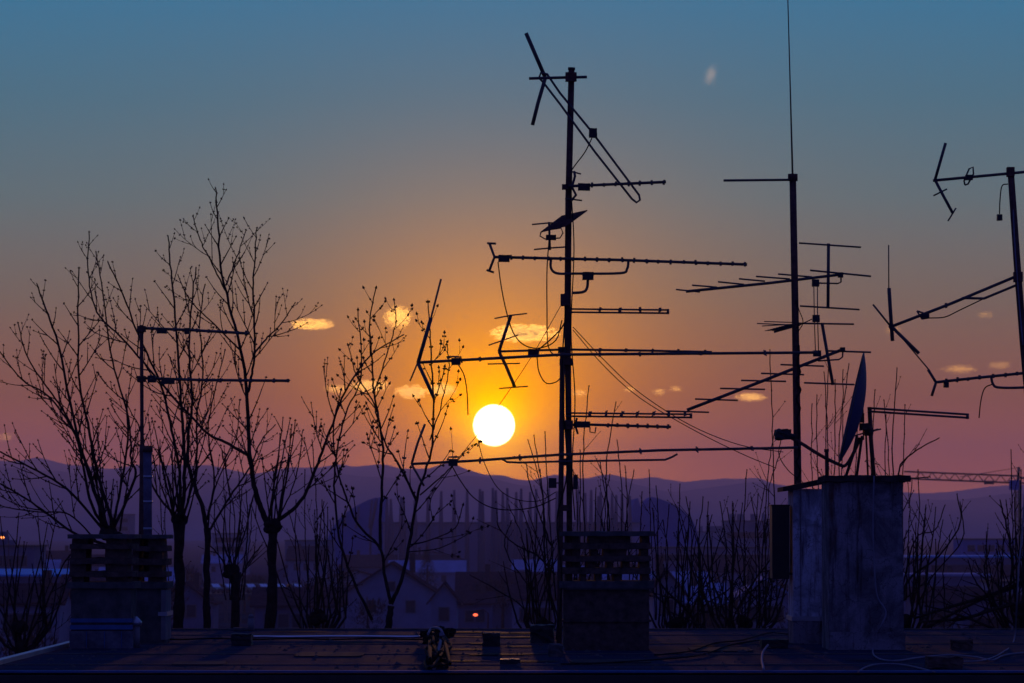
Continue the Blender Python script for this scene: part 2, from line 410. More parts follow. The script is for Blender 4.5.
    tc = nt.nodes.new('ShaderNodeTexCoord'); n = nt.nodes.new('ShaderNodeTexNoise'); n.inputs['Scale'].default_value = 9; n.inputs['Detail'].default_value = 6
    nt.links.new(tc.outputs['Object'], n.inputs['Vector']); bp = nt.nodes.new('ShaderNodeBump'); bp.inputs['Strength'].default_value = .8; bp.inputs['Distance'].default_value = .012
    nt.links.new(n.outputs['Fac'], bp.inputs['Height']); nt.links.new(bp.outputs[0], b.inputs['Normal'])
    PUD = [(470, 632.5, 40, .22), (520, 633.5, 34, .2), (455, 637, 16, .14), (510, 637.5, 42, .22), (545, 641, 14, .15), (480, 644, 14, .16), (466, 650, 22, .14),
           (520, 647, 18, .12), (500, 655, 40, .16), (455, 661.5, 30, .12), (530, 662, 30, .12), (640, 641, 22, .1), (705, 646, 14, .1), (350, 643, 24, .1), (300, 632, 30, .15), (860, 661, 16, .08)]
    for k, (px, py, w, dy) in enumerate(PUD):
        c = on_roof(px, py); rx = w / F * c.y; q = MB(); nn = 40
        q.v.append(Vector((c.x, c.y, ROOFZ + .0075)))
        for i in range(nn):
            a = 2*math.pi*i/nn; rr_ = 1 + .42*noise.noise(Vector((math.cos(a)*1.7+k*5, math.sin(a)*1.7, k))) + .25*noise.noise(Vector((math.cos(a)*5+k*5, math.sin(a)*5, k)))
            q.v.append(Vector((c.x + rx*rr_*math.cos(a), c.y + dy*rr_*math.sin(a), ROOFZ + .0075)))
        for i in range(nn): q.face([0, 1+i, 1+(i+1) % nn], True)
        q.build('puddle', wm, kind='structure')
build_roof()

def zspan(px0, px1, py0, py1, y0, y1, mb):
    """a block whose front face (at depth y0) covers those pixels"""
    a = P(px0, py0, y0); b = P(px1, py1, y0)
    return mb.span(a.x, b.x, y0, y1, min(a.z, b.z), max(a.z, b.z))

# ---- left twin chimney with slatted top
def louvre_chimney(label, x0, x1, y0, dy, courses, top, cap, foot, ov, fins, name='chimney', group='slatted chimneys', slat=1.6):
    """body to `cap`, cap slab, brick fins carrying thin slabs, top slab"""
    a = P(x0, foot, y0); b = P(x1, top[0], y0)
    t = thing(name, label, 'chimney', ((a.x+b.x)/2, y0 + dy/2, ROOFZ), group)
    zb = P(0, cap[1], y0).z; body = MB(); cx = (a.x+b.x)/2; W = b.x - a.x
    body.rough_box((cx, y0+dy/2, (ROOFZ-.03+zb)/2), W, dy, zb-ROOFZ+.03, n=.012, seg=8, seed=x0)
    body.build('body', M_conc if x0 < 200 else M_brick, t)
    zc = P(0, cap[0], y0).z; o = ov / F * y0
    MB().rough_box((cx, y0+dy/2, (zb+zc)/2+.002), W+2*o, dy+2*o, zc-zb-.004, n=.05, seg=6, seed=3).build('cap_slab', M_conc, t)
    for (c0, c1) in courses:
        z1, z0 = P(0, c0, y0).z, P(0, c1, y0).z
        MB().rough_box((cx, y0+dy/2, (z0+z1)/2), W + 2*slat/F*y0, dy+2*slat/F*y0, z1-z0, n=.16, seg=9, seed=c0).build('course', M_brick, t)
    levels = [zc]
    for (c0, c1) in sorted(courses, reverse=True): levels += [P(0, c1, y0).z, P(0, c0, y0).z]
    levels.append(P(0, top[1], y0).z)
    for k in range(0, len(levels), 2):
        z0, z1 = levels[k], levels[k+1]
        fs = fins[(k//2) % len(fins)]
        for (f0, f1) in fs:
            p0, p1 = P(f0, 0, y0).x, P(f1, 0, y0).x
            MB().rough_box(((p0+p1)/2, y0+dy/2, (z0+z1)/2), p1-p0, dy*.86, z1-z0+.004, n=.05, seg=3, seed=f0).build('brick_pier', M_brick, t)
    zt = P(0, top[0], y0).z; z1 = levels[-1]
    MB().rough_box((cx, y0+dy/2, (zt+z1)/2), W+2*o, dy+2*o, (zt-z1)*.8, n=.2, seg=9, seed=8).build('top_slab', M_conc, t)
    return t, cx, W
lc, _, _ = louvre_chimney('left front chimney with slatted brick head and blue flashing round its foot', 71, 131, 31.8, .5,
    [(544, 549), (558, 564), (571.5, 577)], (534, 539), (582, 589), 648, 4, [[(74, 86), (109, 130)], [(72, 88), (109, 129)], [(73, 88), (107, 129)], [(74, 90), (108, 129)]])
f = MB(); zspan(70.3, 131.7, 618.5, 622.5, 31.785, 32.315, f); f.build('upper_flashing_band', M_bluezinc, lc)
f = MB(); zspan(70.0, 132, 625, 629.5, 31.78, 32.32, f); f.build('lower_flashing_band', M_bluezinc, lc)
f = MB(); zspan(69.5, 132.5, 631, 649, 31.77, 32.33, f); f.build('foot_apron', mat('dull_zinc_apron', (.13, .13, .16), .8, .0, .1, .5, 9), lc)
for xx in (86, 104, 121):
    f = MB(); zspan(xx, xx+.7, 631.5, 648, 31.758, 31.772, f); f.build('apron_joint', M_bluezinc, lc)
lb, _, _ = louvre_chimney('left rear chimney standing behind the blue flashed one, with a steel flue above', 133.5, 165, 33.2, .5,
    [(546, 551), (559, 565), (572, 577)], (534.5, 539), (582, 589), 641, 3, [[(134, 140), (150, 164)], [(134, 141), (151, 164)], [(134, 141), (151, 164)], [(134, 142), (150, 164)]])
f = MB(); zspan(161, 165.5, 590, 640, 33.18, 33.72, f); f.build('corner_strip', M_plaster, lb)
f = MB(); zspan(158, 167, 612, 616, 33.17, 33.73, f); f.build('metal_clip', M_zinc, lb)
# little pale vent beside the apron
t = thing('roof_vent', 'small pale vent pipe at the right foot of the blue flashed chimney', 'vent', on_roof(135, 647))
v = MB(); b0 = on_roof(135.5, 648); v.tube([b0, b0 + Vector((0, 0, .17))], .033, 12); v.build('pipe', M_plaster, t)
v = MB(); v.tube([b0 + Vector((0, 0, .172)), b0 + Vector((0, 0, .20)), b0 + Vector((0, 0, .24))], [.045, .05, .012], 12); v.build('cowl', M_zinc, t)
# flue
t = thing('flue_pipe', 'pale steel flue pipe rising above the left rear chimney', 'flue', P(148, 560, 33.5))
v = MB(); p0 = P(148, 575, 33.45); p1 = P(147.5, 452, 33.45); v.tube([p0, p1], .034, 14); v.build('pipe', mat('sooty_flue_steel', (.13, .12, .16), .8, 0, .08, .35, 8), t)
for yy in (556, 530, 503, 478):
    v = MB(); c = P(148, yy, 33.45); v.tube([c, c + Vector((0, 0, .02))], .0375, 14); v.build('joint_band', M_zinc, t)
v = MB(); c = P(147.5, 452, 33.45); v.tube([c, c+Vector((0, 0, .05))], .043, 14); v.build('rain_cap', M_steel, t)

# ---- centre chimney
cc, _, _ = louvre_chimney('wide brick chimney with honeycomb head right of the tallest mast', 564, 649, 31.3, .62,
    [(543, 549), (556, 561.5), (568, 574)], (531, 536.5), (581, 588.5), 652, 5,
    [[(565, 572), (580, 586), (595, 601), (613, 620), (641, 648)], [(566, 580), (587, 595), (606, 612), (622, 629), (639, 649)], [(565, 580), (590, 597), (603, 626), (640, 648)], [(565, 579), (588, 630), (641, 649)]], group='slatted chimneys')
f = MB(); zspan(561.5, 652, 586.5, 589.5, 31.27, 31.95, f); f.build('drip_edge', M_conc, cc)
f = MB(); zspan(561.5, 651.5, 620, 622, 31.285, 31.93, f); f.build('ledge', M_brick, cc)

# ---- right big plastered chimney
rc = thing('chimney_stack', 'big plastered chimney block under the satellite dish, stained and dark capped', 'chimney', (P(866, 640, 31.4).x, 31.7, ROOFZ), 'plastered chimney blocks')
M_capslab = mat('sooty_cap_slab', (.05, .04, .04), .95, 0, .05, .4, 12, .5)
a, b = P(829, 650, 31.4), P(903, 481.3, 31.4)
MB().rough_box(((a.x+b.x)/2, 31.75, (ROOFZ-.02+b.z)/2), b.x-a.x, .7, b.z-ROOFZ+.02, n=.004, seg=14, seed=5).build('body', M_plaster_a, rc)
a2, b2 = P(827.5, 0, 31.37), P(905.5, 632, 31.37)
MB().rough_box(((a2.x+b2.x)/2, 31.75, (ROOFZ-.02+b2.z)/2), b2.x-a2.x, .76, b2.z-ROOFZ+.02, n=.01, seg=8, seed=2).build('plinth', M_plaster_a, rc)
a3, b3 = P(825, 481.5, 31.36), P(911, 475.8, 31.36)
MB().rough_box(((a3.x+b3.x)/2, 31.75, (a3.z+b3.z)/2), b3.x-a3.x, .82, b3.z-a3.z, n=.3, seg=14, seed=21).build('cap_slab', M_capslab, rc)
rb = thing('chimney_stack', 'narrower pale plastered chimney block left of and behind the dish chimney', 'chimney', (P(811, 640, 33.2).x, 33.5, ROOFZ), 'plastered chimney blocks')
a, b = P(793.5, 640, 33.0), P(835, 489, 33.0)
MB().rough_box(((a.x+b.x)/2, 33.3, (ROOFZ-.02+b.z)/2), b.x-a.x, .6, b.z-ROOFZ+.02, n=.004, seg=12, seed=9).build('body', M_plaster_b, rb)
a2, b2 = P(791.5, 0, 32.97), P(836, 621, 32.97)
MB().rough_box(((a2.x+b2.x)/2, 33.3, (ROOFZ-.02+b2.z)/2), b2.x-a2.x, .66, b2.z-ROOFZ+.02, n=.012, seg=7, seed=4).build('plinth', M_plaster_a, rb)
a3, b3 = P(792, 621, 32.96), P(820, 616.5, 32.96)
MB().rough_box(((a3.x+b3.x)/2, 33.3, (a3.z+b3.z)/2), b3.x-a3.x, .67, b3.z-a3.z, n=.1, seg=6, seed=4).build('plinth_edge', M_zinc, rb)
s = MB(); b0 = len(s.v)
pl = [P(783, 487, 32.95), P(800, 483.5, 32.95), P(829, 477.5, 32.95), P(829, 483, 32.95), P(798, 489.5, 32.95), P(783, 491.5, 32.95)]
s.prism([(p.x, p.z) for p in pl], 32.95, 33.65); s.build('cap_slab', M_capslab, rb)
for xx, y0_, y1_ in ((800, 492, 618), (826, 492, 640)):
    f = MB(); zspan(xx, xx+1.4, y0_, y1_, 32.985, 33.001, f); f.build('corner_bead', M_plaster_a, rb)
t = thing('metal_cabinet', 'dark flat cabinet fixed to the left side of the pale chimney block', 'cabinet', P(780, 579, 33.2))
f = MB(); zspan(772, 789.5, 506, 579, 33.1, 33.42, f); f.build('casing', M_black, t, bevel=.006)
f = MB(); zspan(772.2, 789.3, 506.4, 578.6, 33.082, 33.098, f); f.build('door', M_black, t)
f = MB(); zspan(771.4, 790, 504.6, 506.2, 33.08, 33.44, f); f.build('lid', M_black, t)
f = MB(); zspan(786, 796, 572.5, 575, 33.12, 33.15, f); f.build('bracket', M_steel, t)

# ---- things lying on the roof
def rt(px, py, h=0.0): return on_roof(px, py, h + .012)
def lump(name, label, cat, px0, px1, py0, py1, dy, m, group=None):
    c = on_roof((px0+px1)/2, py1); w = (px1-px0)/F*c.y; h = (py1-py0)/F*c.y
    o = MB().rough_box((c.x, c.y+dy/2, ROOFZ+h/2+.003), w, dy, h, n=.14, seg=5, seed=px0).build(name, m)
    return tag(o, label, cat, group)
g_bl = 'loose weights on the roof'
lump('paving_block', 'dark block weighing down the left end of the long pale rod', 'block', 231, 251, 634.5, 646, .18, M_black, g_bl)
lump('paving_block', 'dark block standing in the wet patch below the sun', 'block', 483, 500, 634, 646.5, .2, M_black, g_bl)
lump('equipment_box', 'squat dark box beside the foot of the tallest mast', 'box', 531, 554, 626, 643.5, .3, M_black)
lump('roof_brick', 'long dark brick lying on the roof nearest the right corner', 'brick', 928, 963, 657.5, 669, .2, M_brick, g_bl)
lump('roof_brick', 'short dark brick behind the long one right of the dish chimney', 'brick', 953, 973, 640.5, 650.5, .18, M_brick, g_bl)
lump('rubble_clump', 'low dark clump of debris left of the pale chimney block', 'debris', 762, 788, 640, 648.5, .25, M_black)
lump('rubble_clump', 'thin dark slab lying near the centre of the near roof edge', 'debris', 500, 520, 660, 665, .25, M_black)
t = thing('vent_pipe', 'short lilac grey vent pipe behind the dark block on the left', 'vent', on_roof(251, 630))
b0 = on_roof(251, 631); MB().tube([b0, b0+Vector((0, 0, .12))], .03, 12).build('pipe', M_plaster, t)
MB().tube([b0+Vector((0, 0, .122)), b0+Vector((0, 0, .15))], [.034, .014], 12).build('cap', M_plaster, t)
MB().tube([b0+Vector((-.09, -.1, .0)), b0+Vector((-.09, -.1, .035))], .06, 12).build('base_collar', M_conc, t)
# long bright rod
pts = [rt(x, 636.6 + .25*math.sin(x*.05), .012) for x in range(252, 424, 8)]
rod = MB().tube(pts, .011, 10).build('metal_rod', mat('bare_bright_metal', (.9, .86, .85), .3, 1.0, .5, .1, 5)); tag(rod, 'long thin bright rod lying across the left half of the roof', 'rod')
pts = [rt(x, 638.9 + .5*math.sin(x*.08), .008) for x in range(170, 440, 10)]
tag(MB().tube(pts, .007, 6).build('roof_cable', M_rubber), 'dark cable lying just in front of the bright rod', 'cable', 'cables lying on the roof')
# tangle of cable at the near edge
def cab(name, label, pts, r, m, group='cables lying on the roof', n=6):
    return tag(MB().tube(smooth(pts), r, n).build(name, m), label, 'cable', group)
t = thing('cable_tangle', 'knotted heap of dark cable with one pale strand at the near roof edge', 'cable', on_roof(438, 650))
random.seed(3)
for k in range(7):
    pts = []
    for i in range(9):
        pts.append(on_roof(438 + random.uniform(-13, 13), random.uniform(627, 668), random.uniform(.02, .13) if i % 2 else random.uniform(.02, .06)))
    MB().tube(smooth(sorted(pts, key=lambda p: -p.y) if k % 2 else pts[:5]), .010, 6).build('strand', M_rubber, t)
for k, (x, y, h, s_) in enumerate(((430, 640, .06, .06), (446, 633, .08, .07), (434, 660, .05, .06), (443, 655, .04, .05), (426, 634, .07, .05), (440, 630, .1, .05))):
    c = on_roof(x, y, h); MB().rough_box(c, s_*1.6, s_*1.2, s_, rz=k, n=.35, seg=4, seed=k).build('clump', M_rubber, t)
MB().tube(smooth([on_roof(441, 634, .12), on_roof(441, 640, .07), on_roof(439, 648, .05), on_roof(437, 656, .04), on_roof(434, 668, .02)]), .014, 8).build('pale_strand', M_white_cable, t)
MB().tube(smooth([on_roof(428, 634, .11), on_roof(432, 628, .14), on_roof(440, 629, .15), on_roof(444, 636, .1)]), .010, 8).build('pale_strand', M_white_cable, t)
cab('roof_cable', 'pale curl of cable hanging over the near roof edge below the cabinet', [rt(768, 645, .05), rt(763, 652, .03), rt(762, 660, .02), rt(764, 670, .02)], .008, M_white_cable)
cab('roof_cable', 'pale cable coming down the dish chimney and looping across the right of the roof', [P(874, 476, 31.33), P(873, 520, 31.335), P(874, 560, 31.33), P(877, 595, 31.33), P(886, 612, 31.32), P(880, 628, 31.30), rt(873, 648), rt(876, 657), rt(893, 661), rt(920, 657.5), rt(950, 655), rt(975, 657), rt(992, 660), rt(1005, 655), rt(1030, 652)], .0065, M_white_cable)
cab('roof_cable', 'pale cable climbing at the right edge of the view', [rt(960, 662), rt(985, 660), rt(1003, 652), rt(1014, 640), P(1017, 600, 33.5), P(1019, 565, 33.6), P(1023, 520, 33.8), P(1030, 400, 34)], .006, M_white_cable)
cab('roof_cable', 'dark cable snaking between the centre chimney and the pale block', [rt(655, 655), rt(690, 651), rt(715, 643), rt(742, 640), rt(768, 633), rt(790, 634)], .006, M_rubber)
cab('roof_cable', 'dark cable curving along the front of the centre chimney', [rt(560, 664), rt(600, 663), rt(650, 660), rt(700, 655), rt(730, 645), rt(760, 640)], .006, M_rubber)
cab('roof_cable', 'pale cable lying below the long brick by the near edge', [rt(858, 672), rt(866, 667), rt(880, 664), rt(905, 665), rt(935, 672)], .006, M_white_cable)

# grit, leaves and scraps blown over the felt
rnd = random.Random(41); g = MB()
for k in range(900):
    x = rnd.uniform(-3.3, 5.2); y = rnd.uniform(26.5, 37.4); s_ = rnd.choice((.004, .006, .009, .016))*rnd.uniform(.7, 1.5)
    c = Vector((x, y, ROOFZ + .004 + s_*.4)); b0 = len(g.v)
    for q in ((1, 0, -.4), (-.5, .8, -.4), (-.6, -.8, -.3), (0, .1, .7)): g.v.append(c + Vector((q[0]*s_*rnd.uniform(.7, 1.8), q[1]*s_*rnd.uniform(.7, 1.8), q[2]*s_*.8)))
    for f in ((0, 1, 3), (1, 2, 3), (2, 0, 3), (0, 2, 1)): g.face([b0+i for i in f])
g.build('roof_grit', M_conc, kind='stuff', label='grit, dead leaves and small scraps scattered over the felt')
g_pt = 'patches of newer felt on the roof'
for (px, py, w, dy, lab) in ((330, 655, 34, .5, 'squarish felt patch in the left half of the roof, nearest the edge'), (610, 662, 40, .35, 'felt patch in front of the centre chimney'), (720, 650, 30, .5, 'felt patch between the centre chimney and the pale block'), (200, 664, 26, .3, 'small felt patch in front of the left chimneys')):
    c = on_roof(px, py); w_ = w/F*c.y
    m = MB(); n_ = 22; ring = []
    for i in range(n_):
        a = 2*math.pi*i/n_; q = max(abs(math.cos(a)), abs(math.sin(a))); k_ = 1/q*(1+.05*noise.noise(Vector((i*1.7, px, 0))))
        ring.append(Vector((c.x + w_*math.cos(a)*k_, c.y + dy*math.sin(a)*k_, ROOFZ+.0085)))
    m.v = ring + [v - Vector((0, 0, .006)) for v in ring]; m.face(list(range(n_)))
    for i in range(n_): m.face([i, n_+i, n_+(i+1) % n_, (i+1) % n_])
    tag(m.build('felt_patch', mat('patch_felt_%d' % px, (.05, .05, .055), .9, 0, .05, .4, 7)), lab, 'felt patch', g_pt)
# ------------------------------------------------------------------ masts
D1 = 31.3
def line(px, d=D1, dy=0.0):
    return [P(p[0], p[1], d + (p[2] if len(p) > 2 else 0) + dy) for p in px]
t1 = thing('antenna_mast', 'tallest antenna mast, doubled by a second pole, standing by the centre chimney', 'mast', on_roof(560, 651), 'antenna masts')
t1.location = on_roof(560, 651); ORG[t1.name] = Vector(t1.location)
MB().tube(line([(571.5, 70), (568.5, 200), (567.5, 330), (569, 450), (570, 640)], dy=.05), [.0235, .0245, .025, .0215, .0215], 12).build('pole', M_steel, t1)
MB().tube(line([(562.5, 352), (561.5, 450), (560, 560), (559, 652)], dy=-.01), .0195, 12).build('support_pole', M_steel, t1)
MB().tube(line([(571.5, 70), (571.6, 67.5)], dy=.05), .027, 12).build('end_cap', M_black, t1)
for (x, y, w, h) in ((566, 362, 13, 7), (566, 425, 14, 9), (566, 462, 13, 7), (565.5, 508, 13, 6), (565, 300, 9, 12)):
    c = P(x, y, D1+.02); s = D1/F; MB().box(c, w*s, .09, h*s).build('clamp', M_steel, t1, bevel=.004)
c = P(552.5, 483, D1); MB().box(c, .06, .05, .075).tube([c, P(562, 483, D1)], .006).build('junction_box', M_black, t1)
c = P(575.5, 482, D1); MB().box(c, .035, .05, .11).build('junction_box', M_black, t1)
MB().rough_box(on_roof(556, 651, .04), .10, .12, .09, n=.2, seed=3).build('foot', M_conc, t1)
MB().tube(smooth(line([(566, 300), (562, 380, -.03), (567, 470, -.03), (557, 520, -.04), (562, 580, -.03), (556, 640, -.03)])), .006, 6).build('down_cable', M_rubber, t1)
MB().tube(smooth(line([(571, 190, .02), (574, 250), (571, 330), (575, 400), (572, 470), (575, 520)])), .005, 6).build('down_cable', M_rubber, t1)

D2 = 33.9
t2 = thing('antenna_mast', 'antenna mast with a long thin whip on top, rising behind the dish chimney', 'mast', on_roof(797, 632), 'antenna masts')
t2.location = (P(797.5, 480, D2).x, D2, ROOFZ); ORG[t2.name] = Vector(t2.location)
MB().tube([P(792.8, 180, D2), P(795.5, 330, D2), P(797.8, 482, D2), Vector((P(799.5, 480, D2).x, D2, ROOFZ))], [.0275, .029, .031, .033], 12).build('pole', M_steel, t2)
MB().tube([P(792.8, 181, D2), P(792.8, 174, D2)], .04, 12).build('head', M_steel, t2)
MB().tube([P(792.6, 176, D2), P(789.5, 60, D2), P(787, -30, D2)], [.009, .0055, .0045], 6).build('whip', M_alu, t2)
MB().tube([P(723.5, 180.5, D2), P(794, 179.8, D2-.02)], .010, 8).build('cross_rod', M_alu, t2)
MB().tube(smooth([P(796, 300, D2-.03), P(799, 310, D2-.04), P(803, 322, D2-.04), P(798, 332, D2-.04)]), .004, 5).build('down_cable', M_rubber, t2)
MB().tube(smooth([P(797+2.2*math.sin(y*.31)+1.5, y, D2-.035) for y in range(345, 482, 9)], 3), .009, 6).build('down_cable', M_rubber, t2)

D3 = 32.6
pb = P(1050, 650, D3)
t3 = thing('antenna_mast', 'leaning antenna mast cut by the right edge of the view', 'mast', (pb.x, D3, ROOFZ), 'antenna masts')
MB().tube([P(1010.5, 168, D3), P(1017, 262, D3), P(1023.5, 345, D3), Vector((pb.x, D3, ROOFZ))], [.026, .028, .029, .03], 12).build('pole', M_steel, t3)
c = P(1010.5, 172, D3); MB().box(c, .06, .07, .075).build('clamp', M_steel, t3, bevel=.004)
c = P(1018, 277, D3); MB().box(c, .07, .07, .08).build('clamp', M_steel, t3, bevel=.004)
MB().tube(smooth(line([(1013, 180), (1014, 230, -.03), (1019, 300, -.03), (1023, 345, -.03)], D3)), .006, 6).build('down_cable', M_white_cable, t3)

D4 = 34.2
t4 = thing('antenna_mast', 'short thin antenna mast among the tree branches on the left', 'mast', on_roof(142, 636), 'antenna masts')
t4.location = (P(142, 0, D4).x, D4, ROOFZ); ORG[t4.name] = Vector(t4.location)
MB().tube([P(141.5, 325, D4), P(142, 440, D4), Vector((P(141.5, 0, D4).x, D4, ROOFZ))], .0155, 10).build('pole', M_steel, t4)
MB().tube([P(142, 445, D4), P(142, 600, D4)], .021, 10).build('sleeve', M_steel, t4)
for (x, y) in ((141.5, 329), (141.5, 379)):
    c = P(x, y, D4); MB().box(c, .07, .06, .05).build('clamp', M_steel, t4, bevel=.003)

# ------------------------------------------------------------------ antennas, each bolted to a mast
def antenna(label, d, base, boom, r=1.5, ticks=(), tl=.26, tick_r=.35, extra=(), group='television antennas', name='yagi_antenna', tickname='director', tilt=(.10, .12)):
    """boom = pixel polyline; ticks = boom x positions of the rods that point along the view"""
    s = d / F
    t = thing(name, label, 'antenna', P(base[0], base[1], d), group)
    b = line(boom, d)
    if r: MB().tube(b, r*s, 10).build('boom', M_alu, t)
    def at(x):
        for p, q in zip(boom, boom[1:]):
            lo, hi = min(p[0], q[0]), max(p[0], q[0])
            if lo <= x <= hi and hi > lo:
                k = (x-p[0])/(q[0]-p[0]); return p[1] + (q[1]-p[1])*k
        return boom[-1][1]
    for i, x in enumerate(ticks):
        x = x + random.uniform(-.7, .7)*(i not in (0, len(ticks)-1))
        c = P(x, at(x), d)
        v = Vector((tilt[0]*random.uniform(.6, 1.3), 1, tilt[1]*random.uniform(.6, 1.3))).normalized() * tl/2
        m = MB().tube([c - v, c + v], 1.0*s*.8, 6); m.box(c + Vector((0, 0, random.uniform(-.4, .4)*s)), 2.2*s, .03, random.uniform(3.6, 5.2)*s, 0, random.uniform(-.2, .2))
        m.build(tickname, M_alu, t)
    for e in extra:
        nm, pts, rr = e[0], e[1], e[2]; mm = e[3] if len(e) > 3 and e[3] else M_alu
        if nm.endswith('box') or nm == 'bracket_block':
            c = P(pts[0], pts[1], d + (pts[2] if len(pts) > 2 else -.02)); MB().rough_box(c, rr[0]*s, .07, rr[1]*s, n=.06, seg=3).build(nm, mm, t)
        else:
            q = line(pts, d); q = smooth(q, 5) if len(e) > 4 else q
            MB().tube(q, rr*s, 8).build(nm, mm, t)
    return t
def rng(a, b, n): return [a + (b-a)*i/(n-1) for i in range(n)]
RB = M_rubber; SM = True
# A1 top dipole
antenna('topmost antenna with a long slanting folded dipole at the head of the tallest mast', D1, (571, 77), [(529, 78.5), (545, 78), (587, 77)], 1.5, extra=[
    ('reflector', [(526, 33), (545, 77, .05)], 2.0), ('reflector', [(545, 79), (538, 103), (532.5, 125)], 1.9),
    ('folded_dipole', [(543, 82, .0), (560, 104), (595, 152), (632, 199), (636.5, 202.5), (640, 200), (639, 195), (592, 132), (560, 93), (547, 74), (541, 72.5), (539, 78), (543, 82)], 1.15, None),
    ('terminal_box', (593, 133), (8, 9), M_black), ('feed_cable', [(592, 138), (585, 152), (576, 164), (571, 171)], .6, RB, SM), ('bracket_block', (571, 77), (11, 9), M_steel)],
    name='dipole_antenna')
# A2
antenna('small comb antenna just below the top one, pointing right from the tallest mast', D1, (569, 186), [(562, 186.5), (666, 182)], 1.5, rng(592, 664, 7), .2, extra=[
    ('reflector', [(574, 171), (575, 176), (572, 187), (576, 195), (571, 201)], 1.3), ('reflector_bar', [(571, 171.5), (581, 174)], .8), ('reflector_bar', [(565, 198.5), (582, 200.5)], .8),
    ('terminal_box', (584, 187), (12, 7), M_black), ('bracket_block', (565, 187), (6, 5), M_steel)])
# A3 grid antenna
t = antenna('tilted grid panel antenna with small loops, third from the top of the tallest mast', D1, (566, 228), [(549, 222), (550, 250)], 1.2, extra=[
    ('element_bar', [(532, 224.5), (548, 223), (565, 222.5)], .8), ('element_bar', [(534, 249.5), (550, 248), (565, 247)], .8),
    ('loop', [(541, 232), (540, 236), (545, 239), (560, 238), (563, 233), (561, 228), (548, 230), (541, 232)], .7), ('terminal_box', (551, 237.5), (10, 5), M_black),
    ('feed_cable', [(549, 240), (547, 270), (547, 310), (548, 345), (556, 356), (562, 352)], .6, RB, SM)], name='panel_antenna')
g = MB(); q = [P(541, 232, D1-.2), P(562, 216, D1+.15), P(587, 210.5, D1+.2), P(566, 226, D1-.15)]; 
for i in range(9):
    k = i/8; g.tube([q[0].lerp(q[3], k), q[1].lerp(q[2], k)], .0045, 5)
for i in range(5):
    k = i/4; g.tube([q[0].lerp(q[1], k), q[3].lerp(q[2], k)], .0045, 5)
g.face([len(g.v)+i for i in range(4)]); g.v += q
g.build('grid_panel', M_steel, t)
# A4 long comb
antenna('long comb antenna across the tallest mast with a U shaped brace beneath', D1, (566, 260), [(494, 257), (620, 260), (747, 264.5)], 1.5, rng(511, 745, 20), .24, extra=[
    ('reflector', [(489.5, 243.5), (494.5, 257), (489, 271.5)], 1.3), ('reflector_bar', [(487, 243.2), (496, 243.6)], 1.1), ('reflector_bar', [(486.5, 270), (494, 272.5)], 1.1),
    ('terminal_box', (504, 258.5), (11, 7), M_black), ('brace_tube', [(551, 259), (551, 268), (557, 273.3), (575, 273.6), (620, 273.2), (627, 269), (628.5, 261)], 1.3, None, SM),
    ('terminal_box', (588, 276), (11, 8), M_black), ('arm', [(588, 279), (587, 288), (583, 292), (572, 293)], 1.4, None, SM),
    ('feed_cable', [(498, 262), (501, 285), (506, 310), (513, 332), (524, 345), (540, 348), (556, 340), (562, 320)], .6, RB, SM)])
# A5, A7 twin boom arms
def twin(label, d, base, x0, x1, y, dyy=3.2, slope=.01, ticks=(), bd=.0):
    yy = lambda x: y + (x-x0)*slope
    return antenna(label, d, base, [(x0, yy(x0)), (x1, yy(x1))], .95, ticks, .3, extra=[
        ('boom', [(x0, yy(x0)+dyy), (x1, yy(x1)+dyy)], .95), ('end_plate', [(x1, yy(x1)-1), (x1, yy(x1)+dyy+1)], 1.3)], name='log_periodic_antenna', group='twin boom antennas', tickname='element')
twin('short twin boom antenna above the long booms, on the tallest mast', D1, (570, 311), 570, 668, 309, ticks=rng(600, 660, 4))
twin('twin boom antenna at mid height of the tallest mast, pointing right', D1, (570, 414), 566, 691, 413, ticks=rng(590, 685, 7))
# A6 the two near y 352
antenna('very long boom antenna reaching from the slanting rod by the sun to the second mast', D1-.05, (566, 354), [(418, 362.5), (500, 358), (562, 354.6), (700, 353.5), (818, 352.5)], 1.5, [480, 600, 640, 700, 765], .3, extra=[
    ('reflector', [(441, 279), (431, 318), (418, 362)], 1.0), ('reflector', [(431, 318), (418, 363)], 1.9), ('reflector', [(418, 363), (434, 398)], 1.8), ('reflector', [(418, 362), (410, 381)], .8),
    ('terminal_box', (456, 361.5), (9, 7), M_black), ('dipole', [(447, 358.5), (452, 356.5), (461, 357), (462, 363)], .9), ('feed_cable', [(458, 364), (464, 375), (467, 392), (468, 415)], .6, RB, SM)], tilt=(.0, .16))
antenna('corner reflector antenna with four short cross rods, just above the very long boom', D1+.06, (566, 350), [(498, 351.5), (566, 349.5), (640, 350.5), (712, 352)], 1.2, rng(600, 705, 5), .2, extra=[
    ('reflector', [(511, 315), (504, 336), (499, 351.5)], 1.6), ('reflector', [(499, 351.5), (506, 366), (515, 387.5)], 1.6),
    ('reflector_bar', [(494.5, 318.5), (511, 315.3), (527, 313.5)], .7), ('reflector_bar', [(488.5, 345.3), (518, 335)], .7), ('reflector_bar', [(487.5, 364), (520, 363.4)], .7), ('reflector_bar', [(499, 388.5), (528, 386.3)], .7),
    ('terminal_box', (533.5, 352.5), (11, 7), M_black), ('terminal_box', (562, 350), (8, 6), M_black),
    ('feed_cable', [(530, 356), (538, 350), (550, 340), (560, 330), (565, 322)], .7, RB, SM), ('feed_cable', [(537, 357), (539, 372), (546, 383), (556, 382), (562, 376)], .6, RB, SM)])
